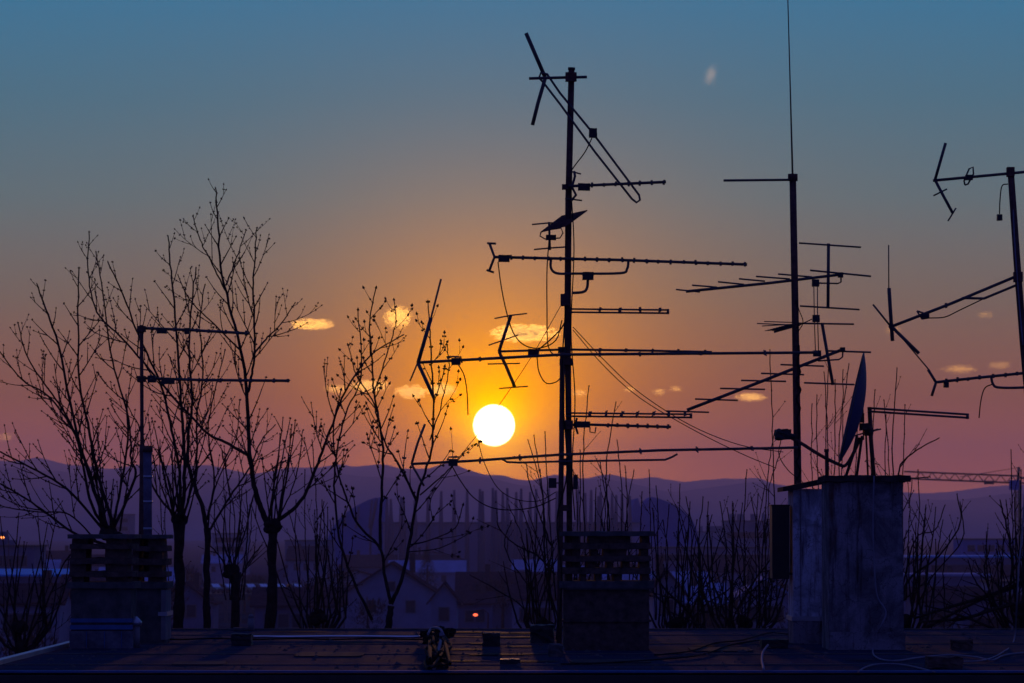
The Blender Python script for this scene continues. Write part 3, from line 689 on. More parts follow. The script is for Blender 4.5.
# A8 comb at 426
antenna('short comb antenna below the mid twin boom, dark box at its root', D1+.02, (570, 425), [(560, 425), (585, 424.5), (671, 427)], 1.4, rng(608, 668, 7), .2, extra=[
    ('terminal_box', (583, 424.5), (14, 6), M_black), ('reflector', [(577, 418), (575, 425), (578, 434)], 1.1), ('loop', [(590, 427), (590, 432), (595, 433), (596, 427)], .7, None)])
# A9
antenna('lowest long boom antenna passing just under the sun and ending at the second mast', D1-.03, (563, 456), [(412, 464), (470, 461), (558, 454.8), (660, 450.3), (798, 447.6)], 1.4, [480, 520, 640, 697, 752], .3, extra=[
    ('reflector', [(425, 424), (418, 442), (411.5, 464)], 1.2), ('reflector', [(411.5, 464), (424, 486)], 1.1), ('terminal_box', (453, 462.5), (9, 7), M_black), ('dipole', [(447, 460.5), (449, 457), (459, 457)], .8),
    ('brace_tube', [(502, 459), (507, 462), (520, 462.6), (558, 461.5), (620, 460.5), (665, 459.8), (671, 457.5), (677.5, 454)], 1.05, None),
    ('feed_cable', [(452, 466), (460, 480), (473, 497), (490, 507), (510, 510), (535, 507), (556, 498)], .55, RB, SM), ('feed_cable', [(453, 466), (440, 484), (432, 496), (429, 510)], .45, RB, SM)], tilt=(0, .16))
# guy wires
def wire(label, pts, r=.45, d=D1, group='thin wires stretched between the masts'):
    o = MB().tube(smooth(line(pts, d), 5), r*d/F, 5).build('guy_wire', M_rubber); return tag(o, label, 'wire', group)
wire('sagging wire from the tallest mast down right to the dish receiver', [(573, 327), (606, 362), (640, 393), (690, 425), (740, 445), (783, 452, 1.5)])
wire('lower of the two sagging wires running right from the tallest mast', [(573, 330), (604, 366), (640, 398), (690, 428), (740, 453), (776, 468, 1.5)])
wire('faint wire running from the tallest mast down left past the sun', [(564, 300), (530, 359), (490, 418), (460, 456), (430, 492)], .35)
wire('slack wire drooping from the lowest boom toward the two pole mast', [(478, 440), (484, 462), (497, 487), (515, 499), (538, 501), (556, 492)], .45)

# second mast
antenna('comb of long cross rods high on the second mast, rising to the right', D2, (795, 283), [(686, 291.5), (770, 283), (841, 274.5)], 1.5, extra=[
    ('element', [(676, 289.5), (700, 292)], .8), ('element', [(692, 285.2), (717, 287.2)], .85), ('element', [(718, 281.8), (744, 284.4)], .85), ('element', [(739, 278.8), (765, 281.2)], .85), ('element', [(756, 276.4), (790, 279)], .85),
    ('element', [(778, 274), (812, 277)], .85), ('element', [(810, 270.3), (871, 276.3)], .95), ('folded_dipole', [(841, 275), (841, 282), (838, 283.5), (815, 283)], .8, None), ('end_cap_box', (840.5, 275), (5, 5), M_black),
    ('reflector', [(828.5, 243.5), (828, 308.5)], 1.6), ('reflector_bar', [(799, 243), (861, 247.3)], .9), ('reflector_bar', [(800, 306), (859.5, 309.6)], .9), ('terminal_box', (815.5, 283), (7, 7), M_black)], group='antennas on the second mast')
antenna('pair of thin vertical feeder rods with three small round boxes, right of the second mast', D2-.05, (816, 318), [(813.8, 283), (814.3, 318), (815.5, 353)], .5, extra=[
    ('boom', [(817.4, 283), (817.6, 318), (818.6, 353)], .5), ('terminal_box', (816, 318.5), (7, 7), M_black), ('terminal_box', (817, 353.5), (8, 6), M_black), ('feed_cable', [(812, 319), (806, 322), (800, 325), (797, 328)], .5, RB, SM)], group='antennas on the second mast', name='feeder_rods')
t = antenna('small dark ribbed antenna close to the second mast, pointing left', D2, (795, 323), [(772, 330), (798, 323.5)], 1.3, group='antennas on the second mast', extra=[
    ('element', [(757, 323.5), (795, 325)], .55), ('element', [(762, 326), (797, 324)], .5), ('element', [(764, 321.5), (796, 322.5)], .5), ('boom', [(774, 332), (799, 325)], 1.1)])
g = MB()
for i in range(9):
    k = i/8; c = P(774+22*k, 330-6*k, D2); v = Vector((.08, .12, .012)); g.tube([c-v, c+v], .0035, 5)
g.build('ribs', M_alu, t)
antenna('long rising yagi low on the second mast with evenly spaced cross rods', D2, (796, 368), [(687, 410), (760, 382), (843, 349.3)], 1.7, extra=[
    ('element', [(666, 411), (709, 412.3)], .85), ('element', [(695, 399), (738, 400.4)], .85), ('element', [(720, 388.4), (765, 389.4)], .85), ('element', [(741, 380.4), (786, 381.4)], .85), ('element', [(761, 373.3), (804, 374.7)], .85),
    ('element', [(780.5, 364.6), (824, 366.2)], .85), ('element', [(826, 350.8), (871, 352.3)], .95), ('folded_dipole', [(843, 350), (842.5, 357), (839, 359.5), (818, 361)], .8, None), ('end_cap_box', (842.5, 349.5), (5, 4), M_black),
    ('reflector', [(822, 323), (827, 352), (833, 385)], 1.6), ('reflector_bar', [(798, 323.3), (854, 324.2)], .9), ('reflector_bar', [(804, 382.8), (854.5, 384.6)], .9)], group='antennas on the second mast')
# third mast
antenna('top antenna of the leaning right mast with a bent rod at its left tip', D3, (1010, 173), [(933, 180.6), (1010, 173.4), (1045, 170)], 1.5, extra=[
    ('reflector', [(945.6, 143), (935, 180)], 1.5), ('reflector', [(935, 180), (944, 197), (953, 213.6)], 1.5), ('reflector_bar', [(933.5, 195.7), (947, 189)], .8), ('reflector_bar', [(948, 221), (956, 208)], .8),
    ('loop', [(965, 185), (964, 181), (969, 169), (973, 167), (973.5, 174), (968, 184), (965, 185)], .9, None), ('terminal_box', (969, 177.5), (7, 5), M_black),
    ('hanging_cable', [(1008, 184), (1002, 186), (1000, 200), (999.5, 214)], .6, RB, SM), ('plug_box', (999.5, 217.5), (5, 6), M_black)], group='antennas on the leaning mast')
antenna('slanting antenna in the middle of the leaning right mast with crossed rods at its tip', D3, (1017, 276), [(889, 327.5), (950, 304), (1017, 276)], 1.6, [946], .2, extra=[
    ('brace_tube', [(962, 298), (984, 298.5), (1018, 284.5)], 1.3), ('reflector', [(888.6, 245), (888.8, 290)], .6), ('reflector', [(889, 288), (890, 305), (892.5, 341)], 1.9),
    ('reflector', [(873, 304.5), (892, 328)], 1.0), ('reflector', [(892, 327), (919, 353.5)], 1.7), ('reflector', [(898, 333), (930, 371)], .7),
    ('loop', [(917, 311), (925, 313.5), (930, 318), (922, 319), (917, 311)], .9, None), ('terminal_box', (925, 316), (8, 4), M_black), ('feed_cable', [(930, 318), (945, 317), (960, 310), (985, 298)], .6, RB, SM)], group='antennas on the leaning mast')
antenna('lowest antenna of the leaning right mast, forked left end and a U brace', D3, (1024, 373), [(935.5, 382.3), (980, 377.5), (1045, 371)], 1.5, [946, 957, 968, 980, 993, 1005, 1017], .2, extra=[
    ('reflector', [(928, 369.5), (936, 382.4)], 1.4), ('reflector', [(936, 382.4), (931.7, 396)], 1.4), ('terminal_box', (946, 385), (5, 5), M_black),
    ('brace_tube', [(991, 376), (993, 384), (999, 387.5), (1024, 387.5), (1045, 385)], 1.3, None, SM), ('hanging_cable', [(993, 384), (985, 388), (981, 400), (979, 418)], .6, RB, SM)], group='antennas on the leaning mast')
# left mast
antenna('upper small comb antenna on the thin left mast', D4, (142, 328.5), [(138, 328), (190, 330), (249, 333.5)], 1.5, [152, 175, 197, 208, 226, 238, 246], .2, extra=[('terminal_box', (162, 331), (10, 5), M_black), ('terminal_box', (187, 331), (5, 6), M_black)], group='antennas on the thin left mast')
antenna('lower comb antenna on the thin left mast', D4, (142, 379), [(138, 378), (200, 380), (289.5, 380.8)], 1.5, [152, 188, 206, 221, 240, 251, 274, 288], .2, extra=[('terminal_box', (168, 381), (13, 6), M_black), ('bracket_block', (152, 379), (8, 7), M_black)], group='antennas on the thin left mast')

# ------------------------------------------------------------------ satellite dish
DD = 31.6
t = thing('satellite_dish', 'blue grey satellite dish seen nearly edge on, standing on the dish chimney', 'satellite dish', P(872, 476, DD))
ctr = P(851.3, 408, DD); s = DD/F
ax = Vector((-.97, .055, .222)).normalized()           # where the dish looks
up = (Vector((0, 0, 1)) - ax*ax.z).normalized(); sd = ax.cross(up)
d_ = MB(); rad = 56*s; rings = 10; seg = 40
for side in (0, 1):
    base = len(d_.v)
    for i in range(rings+1):
        r_ = rad*i/rings
        for k in range(seg):
            a = 2*math.pi*k/seg
            d_.v.append(ctr + (up*math.cos(a) + sd*math.sin(a)*.92)*r_ - ax*(.085*(1-(r_/rad)**2)) - ax*(.006*side))
    for i in range(rings):
        for k in range(seg):
            k2 = (k+1) % seg; q = [base+i*seg+k, base+(i+1)*seg+k, base+(i+1)*seg+k2, base+i*seg+k2]
            d_.face(q if side else q[::-1], True)
d_.build('reflector', M_dishpaint, t)
rim = MB(); rim.tube([ctr + (up*math.cos(2*math.pi*k/48) + sd*math.sin(2*math.pi*k/48)*.92)*rad for k in range(49)], .006, 6, False); rim.build('rim', M_alu, t)
MB().tube(smooth(line([(785, 435), (799, 442), (820, 455, -.02), (838, 464, -.02), (846, 465), (855, 450, .05), (860, 438, .08)], DD), 5), 1.7*s, 8).build('feed_arm', M_steel, t)
l_ = MB(); l_.rough_box(P(783, 434.5, DD), .11, .09, .075, n=.25, seg=4); l_.tube([P(788, 435, DD), P(795, 437.5, DD)], .022, 10); l_.ball(P(779, 431, DD), .02); l_.build('receiver', M_black, t)
MB().tube(smooth(line([(781, 440), (779, 455), (788, 470, .5), (800, 480, .8)], DD), 5), .5*s, 5).build('receiver_cable', M_rubber, t)
hub = line([(860, 425)], DD)[0]
h = MB(); h.rough_box(P(864.5, 427, DD+.05), .07, .09, .055, n=.15); h.rough_box(P(861, 418, DD+.05), .03, .06, .07, n=.1, rz=.3); h.rough_box(P(868, 432, DD+.05), .05, .05, .05, n=.2); h.tube([P(854, 436, DD+.05), P(878, 429, DD+.05)], .006, 6); h.tube([P(863, 409, DD+.05), P(863.5, 440, DD+.05)], .006, 6); h.build('mounting_bracket', M_steel, t)
MB().tube(line([(857, 436, .05), (854, 452, .02), (846, 476, 0)], DD), 1.5*s, 8).build('strut', M_steel, t)
MB().tube(line([(862, 436, .05), (856.5, 477, .1)], DD), 1.4*s, 8).build('strut', M_steel, t)
MB().tube(line([(866, 434, .1), (868, 477, .25)], DD), 1.0*s, 8).build('strut', M_steel, t)
t = thing('bracket_mast', 'short mast with a twin rail arm pointing right on top of the dish chimney', 'mast', P(876, 478, DD+.02), 'twin boom antennas')
MB().tube(line([(869.5, 407), (871, 440), (874, 480)], DD+.02), 2.2*s, 10).build('pole', M_steel, t)
MB().tube(line([(868, 408), (968, 414.5)], DD-.03), 1.1*s, 8).build('rail', M_alu, t)
MB().tube(line([(868, 411.3), (968, 417.8)], DD-.03), 1.1*s, 8).build('rail', M_alu, t)
MB().tube(line([(967.5, 413.5), (967.5, 419)], DD-.03), 1.5*s, 8).build('end_plate', M_alu, t)
MB().tube(line([(869, 432), (881, 429)], DD-.03), .9*s, 6).build('spike', M_alu, t)
t = thing('short_post', 'stubby post standing on the cap behind the dish receiver arm', 'post', P(827, 480, DD))
MB().tube(line([(827, 482), (826.5, 450)], DD), 1.8*s, 8).build('tube', M_steel, t); MB().tube(line([(826.5, 452), (826.5, 449)], DD), 2.4*s, 8).build('cap', M_steel, t)
# ------------------------------------------------------------------ bare trees behind the roof
def rot(v, axis, a): return Matrix.Rotation(a, 3, axis) @ v
def tree(label, d, trunk, limbs, dens=1.0, seed=1, group='bare trees just behind the roof', name='bare_tree', knob=None, budr=1.05, bstep=8, twl=1.0, straight=False, sprouts=0, spread=0):
    """trunk and limbs are photo polylines (px, py) with radii in px; side twigs and buds grow from the limbs in 3D"""
    rnd = random.Random(seed); s = d / F
    foot = P(trunk[0][0], 0, d); foot.z = 0
    t = thing(name, label, 'tree', foot, group)
    tp = [foot] + line([(p[0], p[1]) for p in trunk], d); tr = [trunk[0][2]*s*1.5] + [p[2]*s for p in trunk]
    T = MB(); q = [tp[0].lerp(tp[1], k/5) + Vector((rnd.gauss(0, .02), rnd.gauss(0, .02), 0))*(k > 0) for k in range(5)] + tp[1:]
    q2, r2 = [], []; rr_ = [tr[0] + (tr[1]-tr[0])*k/5 for k in range(5)] + tr[1:]
    for (a_, b_, ra, rb_) in zip(q, q[1:], rr_, rr_[1:]):
        for k in range(5): q2.append(a_.lerp(b_, k/5) + Vector((rnd.gauss(0, .12)*ra, rnd.gauss(0, .12)*ra, 0))); r2.append((ra+(rb_-ra)*k/5)*rnd.uniform(.8, 1.1)*.72)
    q2.append(q[-1]); r2.append(rr_[-1]*.9); T.tube(q2, r2, 9)
    for k in range(9):                       # stubs and scars
        i_ = rnd.randrange(12, len(q2)-1) if len(q2) > 14 else 1; an = rnd.uniform(0, 6.28); T.ball(q2[i_] + Vector((math.cos(an), math.sin(an), 0))*r2[i_]*.7, r2[i_]*rnd.uniform(.3, .6), None, r2[i_]*rnd.uniform(.4, .9))
    if knob:
        for k in range(7):
            c = P(knob[0] + rnd.uniform(-.5, .5)*knob[2], knob[1] + rnd.uniform(-.5, .5)*knob[2], d + rnd.uniform(-.5, .5)*knob[2]*s)
            T.ball(c, knob[2]*s*rnd.uniform(.5, .85), None, knob[2]*s*rnd.uniform(.45, .75))
    T.build('trunk', M_bark, t)
    B = MB(); W = MB(); U = MB()
    def buds(pts, step, r, tip=True):
        acc = rnd.uniform(0, step)
        for a, b in zip(pts, pts[1:]):
            L = (b-a).length; acc += L
            if acc > step:
                acc = 0; tdir = (b-a).normalized(); u, w = frame_of(tdir); an = rnd.uniform(0, 6.3)
                o = u*math.cos(an) + w*math.sin(an)
                for sg in ((1, -1) if rnd.random() < .6 else (1,)):
                    U.bud(b + o*sg*r*.7, (tdir*1.0 + o*sg*.55), r*rnd.uniform(.6, .8), r*rnd.uniform(1.5, 2.0))
        if tip:
            dd = (pts[-1]-pts[-2]).normalized(); U.bud(pts[-1], dd, r*.85, r*2.6)
    def twig(p, dr, L, r, lvl):
        n = max(4, int(L/(7*s))); pts = [p]; v = dr.normalized(); step = L/n
        bend = Vector((rnd.uniform(-1, 1), rnd.uniform(-1, 1), 0))*.05
        for i in range(n):
            v = (v + Vector((0, 0, .085 if not straight else .05)) + bend + Vector((rnd.gauss(0, .035), rnd.gauss(0, .035), rnd.gauss(0, .035)))).normalized()
            pts.append(pts[-1] + v*step)
        W.tube(pts, [r*(1-.55*i/n) for i in range(n+1)], 5)
        buds(pts, bstep*s, budr*s)
        if lvl > 0:
            for i in range(1, n):
                if rnd.random() < .42*dens:
                    tdir = (pts[i+1]-pts[i]).normalized(); u, w = frame_of(tdir); an = rnd.uniform(0, 6.3)
                    side = u*math.cos(an) + w*math.sin(an)*.8
                    twig(pts[i], tdir*.85 + side*.6, L*rnd.uniform(.28, .55), r*.75, lvl-1)
    for limb in limbs:
        pts, r0, r1 = limb[0], limb[1], limb[2]; td = limb[3] if len(limb) > 3 else 1.0
        off = rnd.uniform(-1, 1)*.9; n = len(pts)
        q = [P(p[0], p[1], d + off*(i/(n-1))) for i, p in enumerate(pts)]
        q = smooth(q, 6); m = len(q)
        q = [v + Vector((rnd.gauss(0, .35*s), rnd.gauss(0, .4*s), 0))*(0 < i < m-1) for i, v in enumerate(q)]
        r1 = max(r1, .6)
        B.tube(q, [(r0*.74 + (r1*.8-r0*.74)*(i/(m-1))**.75)*s for i in range(m)], 7)
        L = sum((a-b).length for a, b in zip(q, q[1:])); run = 0; nxt = rnd.uniform(10, 20)*s + L*.12; sgn = 1
        buds(q[int(m*.55):], bstep*s, budr*s)
        for i in range(1, m-1):
            seg = (q[i]-q[i-1]).length; run += seg
            if run > nxt and td > 0:
                nxt = run + rnd.uniform(8, 17)*s/(dens*td); sgn = -sgn
                tdir = (q[i+1]-q[i-1]).normalized(); u = tdir.cross(Vector((0, 1, 0))).normalized()*sgn
                side = (u + Vector((0, rnd.uniform(-.9, .9), 0))).normalized()
                a = R(rnd.uniform(25, 46)); dr = tdir*math.cos(a) + side*math.sin(a)
                rem = 1 - run/L
                tl = (rnd.uniform(9, 20) + 16*min(1, rem*3) + 42*rem*rnd.random())*s*twl
                rr = (r0 + (r1-r0)*(run/L))*s
                twig(q[i], dr, tl, min(rr*.5, .72*s), 1 if tl > 20*s else 0)
    for k in range(sprouts):                 # water shoots standing up from the pollard head
        x_ = knob[0] + rnd.uniform(-1, 1)*(spread or knob[2]); y_ = knob[1] - rnd.uniform(0, .6)*knob[2]; Lp = rnd.uniform(45, 120); ang = R(rnd.uniform(-26, 26)*(.75 if spread else 1)) + ((x_-knob[0])/spread*.12 if spread else 0)
        c0 = P(x_, y_, d + rnd.uniform(-.1, .1)); dv = Vector((math.sin(ang), rnd.uniform(-.25, .25), math.cos(ang)))
        q = ([P(knob[0], knob[1]+26, d), P(knob[0]*.45+x_*.55, knob[1]+17, d)] if spread else []) + [c0]; n0 = len(q)-1; nn = 8
        for i in range(nn):
            dv = (dv + Vector((rnd.gauss(0, .05), rnd.gauss(0, .05), .09))).normalized(); q.append(q[-1] + dv*Lp*s/nn)
        W.tube(q, [(1.3 if spread else 1.05)*s]*n0 + [(1.05 - .6*i/nn)*s for i in range(nn+1)], 5); buds(q[n0+2:], 9*s, budr*s); q = q[n0:]
        for i in range(3, nn):
            if rnd.random() < .35: twig(q[i], (q[i]-q[i-1]).normalized()*.85 + Vector((rnd.uniform(-.6, .6), rnd.uniform(-.4, .4), 0)), rnd.uniform(9, 24)*s, .6*s, 0)
    B.build('limbs', M_bark, t); W.build('twigs', M_twig, t, kind='stuff'); U.build('buds', M_bud, t, kind='stuff')
    return t
# far left, spreading
tree('leftmost bare tree, limbs fanning out from behind the blue flashed chimney', 46, [(112, 640, 9), (112, 560, 8), (111, 530, 7)], [
    ([(110, 532), (104, 519), (89, 474), (76, 430), (58, 345), (44, 304), (37, 284)], 3.4, .8),
    ([(112, 530), (111, 519), (98, 474), (89, 430), (80, 385), (78, 326), (79, 268)], 3.2, .8),
    ([(106, 528), (92, 505), (82, 460), (73, 430), (48, 396), (22, 380), (0, 352)], 2.4, .7),
    ([(104, 528), (92, 480), (70, 422), (48, 389), (27, 356), (18, 323)], 2.0, .7),
    ([(104, 530), (100, 526), (67, 489), (37, 471), (0, 452), (-30, 440)], 2.4, .8, 1.2),
    ([(106, 545), (72, 532), (37, 506), (0, 484), (-30, 476)], 2.2, .8, 1.2),
    ([(100, 545), (70, 515), (40, 512), (10, 508), (-20, 500)], 1.3, .6),
    ([(112, 530), (122, 480), (128, 420), (112, 360), (104, 300), (96, 252)], 2.0, .7),
    ([(113, 530), (135, 478), (131, 460), (130, 430), (126, 395)], 2.4, .8)], 1.05, 11, knob=(111, 534, 10), sprouts=9)
tree('pollarded tree between the leftmost tree and the round knobbed one, thick dark stub', 47.5, [(178, 650, 9), (179, 580, 7.5), (179, 522, 7.5)], [
    ([(177, 517), (154, 489), (146, 452), (138, 425), (122, 395)], 1.8, .6),
    ([(181, 520), (185, 478), (183, 430), (181, 400), (178, 352), (174, 301), (170, 259), (168, 236)], 3.0, .8),
    ([(179, 520), (180, 480), (172, 430), (161, 385), (139, 337), (124, 297), (108, 262)], 2.6, .8),
    ([(183, 518), (196, 470), (197, 420), (203, 370), (200, 320), (205, 285)], 1.8, .7),
    ([(174, 518), (165, 480), (158, 450)], 1.1, .6, .3), ([(184, 516), (190, 490), (196, 455)], 1.1, .6, .3), ([(179, 516), (175, 480), (171, 455)], 1.1, .6, .3)], .9, 5, knob=(179, 522, 8.5), sprouts=9)
tree('slim forked bare tree right of the thick dark stub', 49, [(207, 650, 6), (207, 580, 5.2), (207, 528, 4)], [
    ([(207, 530), (200, 500), (189, 467), (188, 440), (192, 400), (189, 350), (192, 300), (196, 268)], 3.4, .8),
    ([(207, 534), (230, 497), (250, 467), (262, 440), (275, 425)], 1.9, .6, 1.2),
    ([(206, 540), (212, 500), (222, 470), (236, 440), (240, 400)], 1.2, .6),
    ([(207, 520), (214, 480), (208, 430), (215, 390), (225, 350)], 1.5, .6)], .9, 8)
tree('tall bare tree with round pollard knob, highest twigs in the view', 45, [(271, 650, 8.5), (272, 590, 7), (273, 526, 6.5)], [
    ([(268, 524), (258, 500), (252, 470), (249, 440), (246, 378), (237, 334), (222, 275), (218, 220), (215.5, 188)], 4.4, .8, 1.3),
    ([(247, 395), (251, 378), (255, 345), (253, 290), (255, 258), (257, 228)], 2.2, .7, 1.3),
    ([(254, 354), (266, 339), (279, 326), (295, 303)], 1.6, .6, 1.3),
    ([(248, 455), (225, 442), (204, 430), (157, 378), (121, 337), (97, 312), (88, 272), (89, 232)], 2.3, .7, 1.0),
    ([(276, 522), (300, 502), (318, 463), (330, 430), (345, 392), (370, 356), (403, 335)], 3.0, .7, 1.0),
    ([(225, 290), (210, 260), (200, 240), (193, 216)], 1.2, .6), ([(226, 285), (235, 262), (246, 230)], 1.2, .6), ([(240, 350), (215, 325), (190, 300), (178, 275)], 1.3, .6),
    ([(270, 520), (266, 490), (262, 455)], 1.0, .55, .3), ([(274, 520), (278, 485), (290, 460)], 1.0, .55, .3), ([(276, 522), (292, 490), (300, 455), (303, 430)], 1.1, .55, .6)], 1.0, 21, knob=(273, 526, 8), sprouts=8)
tree('bare many limbed tree left of the sun with fat buds', 44, [(386, 650, 6), (388, 625, 5), (391, 606, 4.2)], [
    ([(391, 604), (385, 578), (380, 548), (359, 526), (346, 497), (338, 470), (333, 430), (341, 390)], 2.6, .7, .8),
    ([(380, 550), (381, 504), (383, 460), (381, 430), (374, 392), (372, 356), (370, 319), (376, 288)], 2.4, .7, 1.0),
    ([(391, 604), (402, 578), (411, 534), (418, 493), (431, 452), (433, 402), (431, 347), (428, 302)], 3.0, .7, 1.0),
    ([(417, 502), (400, 467), (385, 441), (372, 400), (356, 375), (348, 345)], 1.9, .6, 1.0),
    ([(372, 620), (348, 567), (337, 522), (335, 467), (345, 415), (361, 375), (358, 310)], 2.1, .7, 1.0),
    ([(420, 495), (440, 478), (452, 466), (468, 449)], 1.1, .6, .9), ([(409, 545), (430, 540), (455, 528), (463, 505)], 1.1, .6, .6), ([(408, 552), (440, 548), (470, 533)], .9, .55, .5),
    ([(374, 392), (388, 350), (396, 322), (394, 300)], 1.1, .6), ([(430, 440), (441, 405), (449, 370), (447, 345)], 1.0, .6)], .75, 33, budr=1.7, bstep=17, twl=.85)
# pollards whose heads are below the roof line: only their shoots show
KN = {232: 572, 602: 640, 318: 618, 20: 628, 745: 622, 1020: 612, 902: 622, 676: 625, 545: 625}
def shoots(label, d, trunk, spec, seed, limbs=(), dens=.45):
    L = []
    for (x0, y0, x1, y1, r) in spec:
        mx = (x0+x1)/2 + random.Random(x0).uniform(-6, 6)
        L.append(([(x1, y1), (mx + (x1-mx)*.4, y1*.6+y0*.4), (mx, (y0*.7+y1*.3)), (x0, y0)], r*random.Random(y0).uniform(.9, 1.25), .55, .4))
    return tree(label, d, trunk, list(limbs) + L, dens, seed, 'pollards whose shoots rise behind the roof', 'pollarded_tree', budr=.7, twl=.8, straight=True, knob=(trunk[0][0], KN.get(trunk[0][0], 640), 8), sprouts=6 if trunk[0][0] == 232 else 15, spread=0 if trunk[0][0] == 232 else 32)
shoots('pollard whose curved shoots rise left of the two pole mast', 43, [(545, 680, 7), (543, 655, 6)], [
    (528, 440, 548, 600, .9), (534, 435, 552, 610, .9), (540, 470, 545, 600, .8), (545, 432, 556, 600, .9), (519, 500, 541, 620, .8), (509, 505, 531, 620, .8), (513, 560, 536, 650, .9)], 2,
    [([(555, 575), (538, 556), (516, 545), (499, 528), (497, 510)], 1.5, .6, .6), ([(548, 640), (530, 590), (510, 560), (505, 540), (512, 520)], 1.3, .6, .7), ([(543, 650), (525, 610), (497, 590), (470, 575)], 1.3, .6, .6),
     ([(551, 545), (540, 515), (530, 485), (526, 462)], 1.4, .6, .4)])
shoots('pollard whose straight shoots rise above the centre chimney', 44, [(602, 690, 8), (603, 660, 7)], [
    (589, 386, 586, 600, 1.1), (616, 402, 609, 600, 1.1), (596, 488, 597, 600, 2.1), (606, 488, 607, 600, 2.0), (625, 466, 618, 600, 1.0), (634, 470, 630, 600, .9), (580, 450, 580, 600, .9), (573, 470, 577, 600, .8),
    (617, 440, 622, 600, .9), (642, 492, 636, 600, .8), (600, 460, 600, 600, .8), (610, 474, 596, 600, .8)], 6)
shoots('pollard whose slender shoots rise just right of the centre chimney', 45, [(676, 690, 7), (677, 650, 6)], [
    (656, 486, 656, 620, 1.1), (680, 484, 674, 630, 1.2), (686, 497, 686, 640, .8), (690, 502, 689, 640, 1.0), (703, 497, 706, 640, 1.4), (663, 520, 664, 630, .8), (649, 470, 655, 620, .7), (669, 505, 668, 640, .7), (712, 515, 700, 640, .8), (697, 520, 694, 640, .7)], 9,
    [([(680, 640), (668, 610), (652, 590), (648, 570)], 1.8, .7, .8), ([(680, 645), (700, 610), (728, 590), (740, 575)], 1.6, .7, .9), ([(705, 640), (688, 612), (668, 592), (652, 572)], 2.6, .9, .8), ([(670, 640), (690, 600), (712, 580), (720, 560)], 1.2, .6, 1.2)])
shoots('pollard with a dense tangle of shoots left of the dark cabinet', 43.5, [(745, 690, 8), (745, 650, 7)], [
    (720, 502, 726, 640, 1.4), (727, 508, 730, 640, 1.0), (733, 504, 733, 640, 1.0), (747, 470, 746, 640, 1.3), (751, 497, 760, 640, .9), (765, 486, 762, 640, .9), (758, 495, 757, 640, .7), (738, 530, 741, 640, .8), (768, 520, 766, 640, .8), (775, 430, 762, 560, .8), (781, 450, 765, 570, .7)], 12,
    [([(745, 650), (738, 615), (752, 585), (770, 560), (782, 540)], 1.8, .7, 1.6), ([(742, 650), (725, 620), (712, 600), (704, 570)], 1.6, .7, 1.5), ([(748, 650), (760, 610), (742, 580), (736, 545)], 1.5, .7, 1.5), ([(745, 645), (770, 620), (780, 590), (790, 570)], 1.4, .7, 1.5), ([(730, 660), (752, 620), (765, 600), (772, 575)], 1.6, .6, 1.5), ([(760, 660), (740, 615), (722, 590), (716, 560)], 1.5, .6, 1.5), ([(720, 650), (742, 600), (760, 590), (775, 600)], 1.2, .6, 1.6), ([(740, 650), (700, 625), (670, 612)], 1.8, .7, 1.3)], .8)
shoots('pollard with tall thin shoots standing behind the satellite dish', 44.5, [(850, 690, 8), (850, 640, 7)], [
    (824, 372, 828, 600, .9), (835, 380, 832, 600, .9), (843, 370, 838, 600, .9), (849, 364, 842, 600, .9), (817, 395, 826, 600, .8), (812, 404, 822, 600, .8), (875, 390, 868, 600, .9), (829, 356, 830, 600, .8), (858, 410, 852, 600, .7), (884, 400, 886, 600, .8), (770, 350, 778, 620, .8)], 15)
shoots('pollard with forked shoots spreading right of the dish chimney', 44, [(902, 690, 8), (902, 640, 7)], [
    (897, 368, 899, 600, 1.2), (905, 405, 897, 600, .9), (912, 480, 906, 600, .9), (918, 470, 912, 600, .9), (926, 505, 918, 600, .8), (886, 415, 892, 600, .7), (943, 520, 930, 640, .9), (952, 530, 945, 640, .8)], 18,
    [([(899, 560), (898, 490), (901, 465), (917, 450), (939, 438)], 1.7, .7, 1.0), ([(902, 640), (906, 585), (939, 556), (960, 524), (957, 494)], 2.0, .7, .5), ([(902, 640), (930, 580), (962, 540), (960, 502)], 1.2, .6, .5),
     ([(898, 475), (912, 478), (930, 477)], 1.0, .6, .6), ([(900, 600), (915, 540), (935, 530), (945, 505)], 1.2, .6, .8), ([(903, 640), (960, 610), (1000, 590), (1030, 570)], 2.4, .9, 1.2)])
shoots('pollard with heavy stems at the right edge of the view', 43, [(1020, 690, 10), (1018, 640, 9)], [
    (1011, 450, 1016, 640, 1.3), (1006, 500, 1016, 600, 1.2), (1021, 470, 1019, 640, 1.3), (997, 540, 1010, 640, .9), (985, 545, 1000, 640, .9), (975, 560, 992, 640, .8), (1030, 440, 1024, 640, 1.3)], 25,
    [([(1018, 640), (1010, 600), (1012, 560), (1005, 520), (1000, 500)], 2.6, .8, 1.2), ([(1016, 640), (985, 625), (950, 612), (925, 606)], 2.6, .9, 1.3), ([(1016, 645), (990, 600), (975, 580), (968, 560)], 1.7, .7, 1.3), ([(1040, 575), (1000, 592), (960, 604), (915, 618)], 4.2, 1.4, 1.4), ([(1045, 600), (1005, 606), (965, 618), (920, 622)], 3.6, 1.4, 1.6), ([(1030, 640), (1000, 610), (985, 575), (990, 545)], 1.8, .7, 1.5)], .8)
shoots('low pollard with thin shoots between the round knobbed tree and the fat budded tree', 50, [(318, 690, 7), (318, 640, 6)], [
    (305, 470, 312, 640, .8), (296, 500, 305, 640, .8), (322, 500, 319, 640, .8), (330, 520, 325, 640, .8), (288, 510, 300, 640, .7), (312, 440, 317, 640, .8)], 27,
    [([(318, 640), (300, 600), (282, 585)], 1.4, .7, 1.1), ([(318, 640), (340, 600), (352, 580)], 1.4, .7, 1.1)], .6)
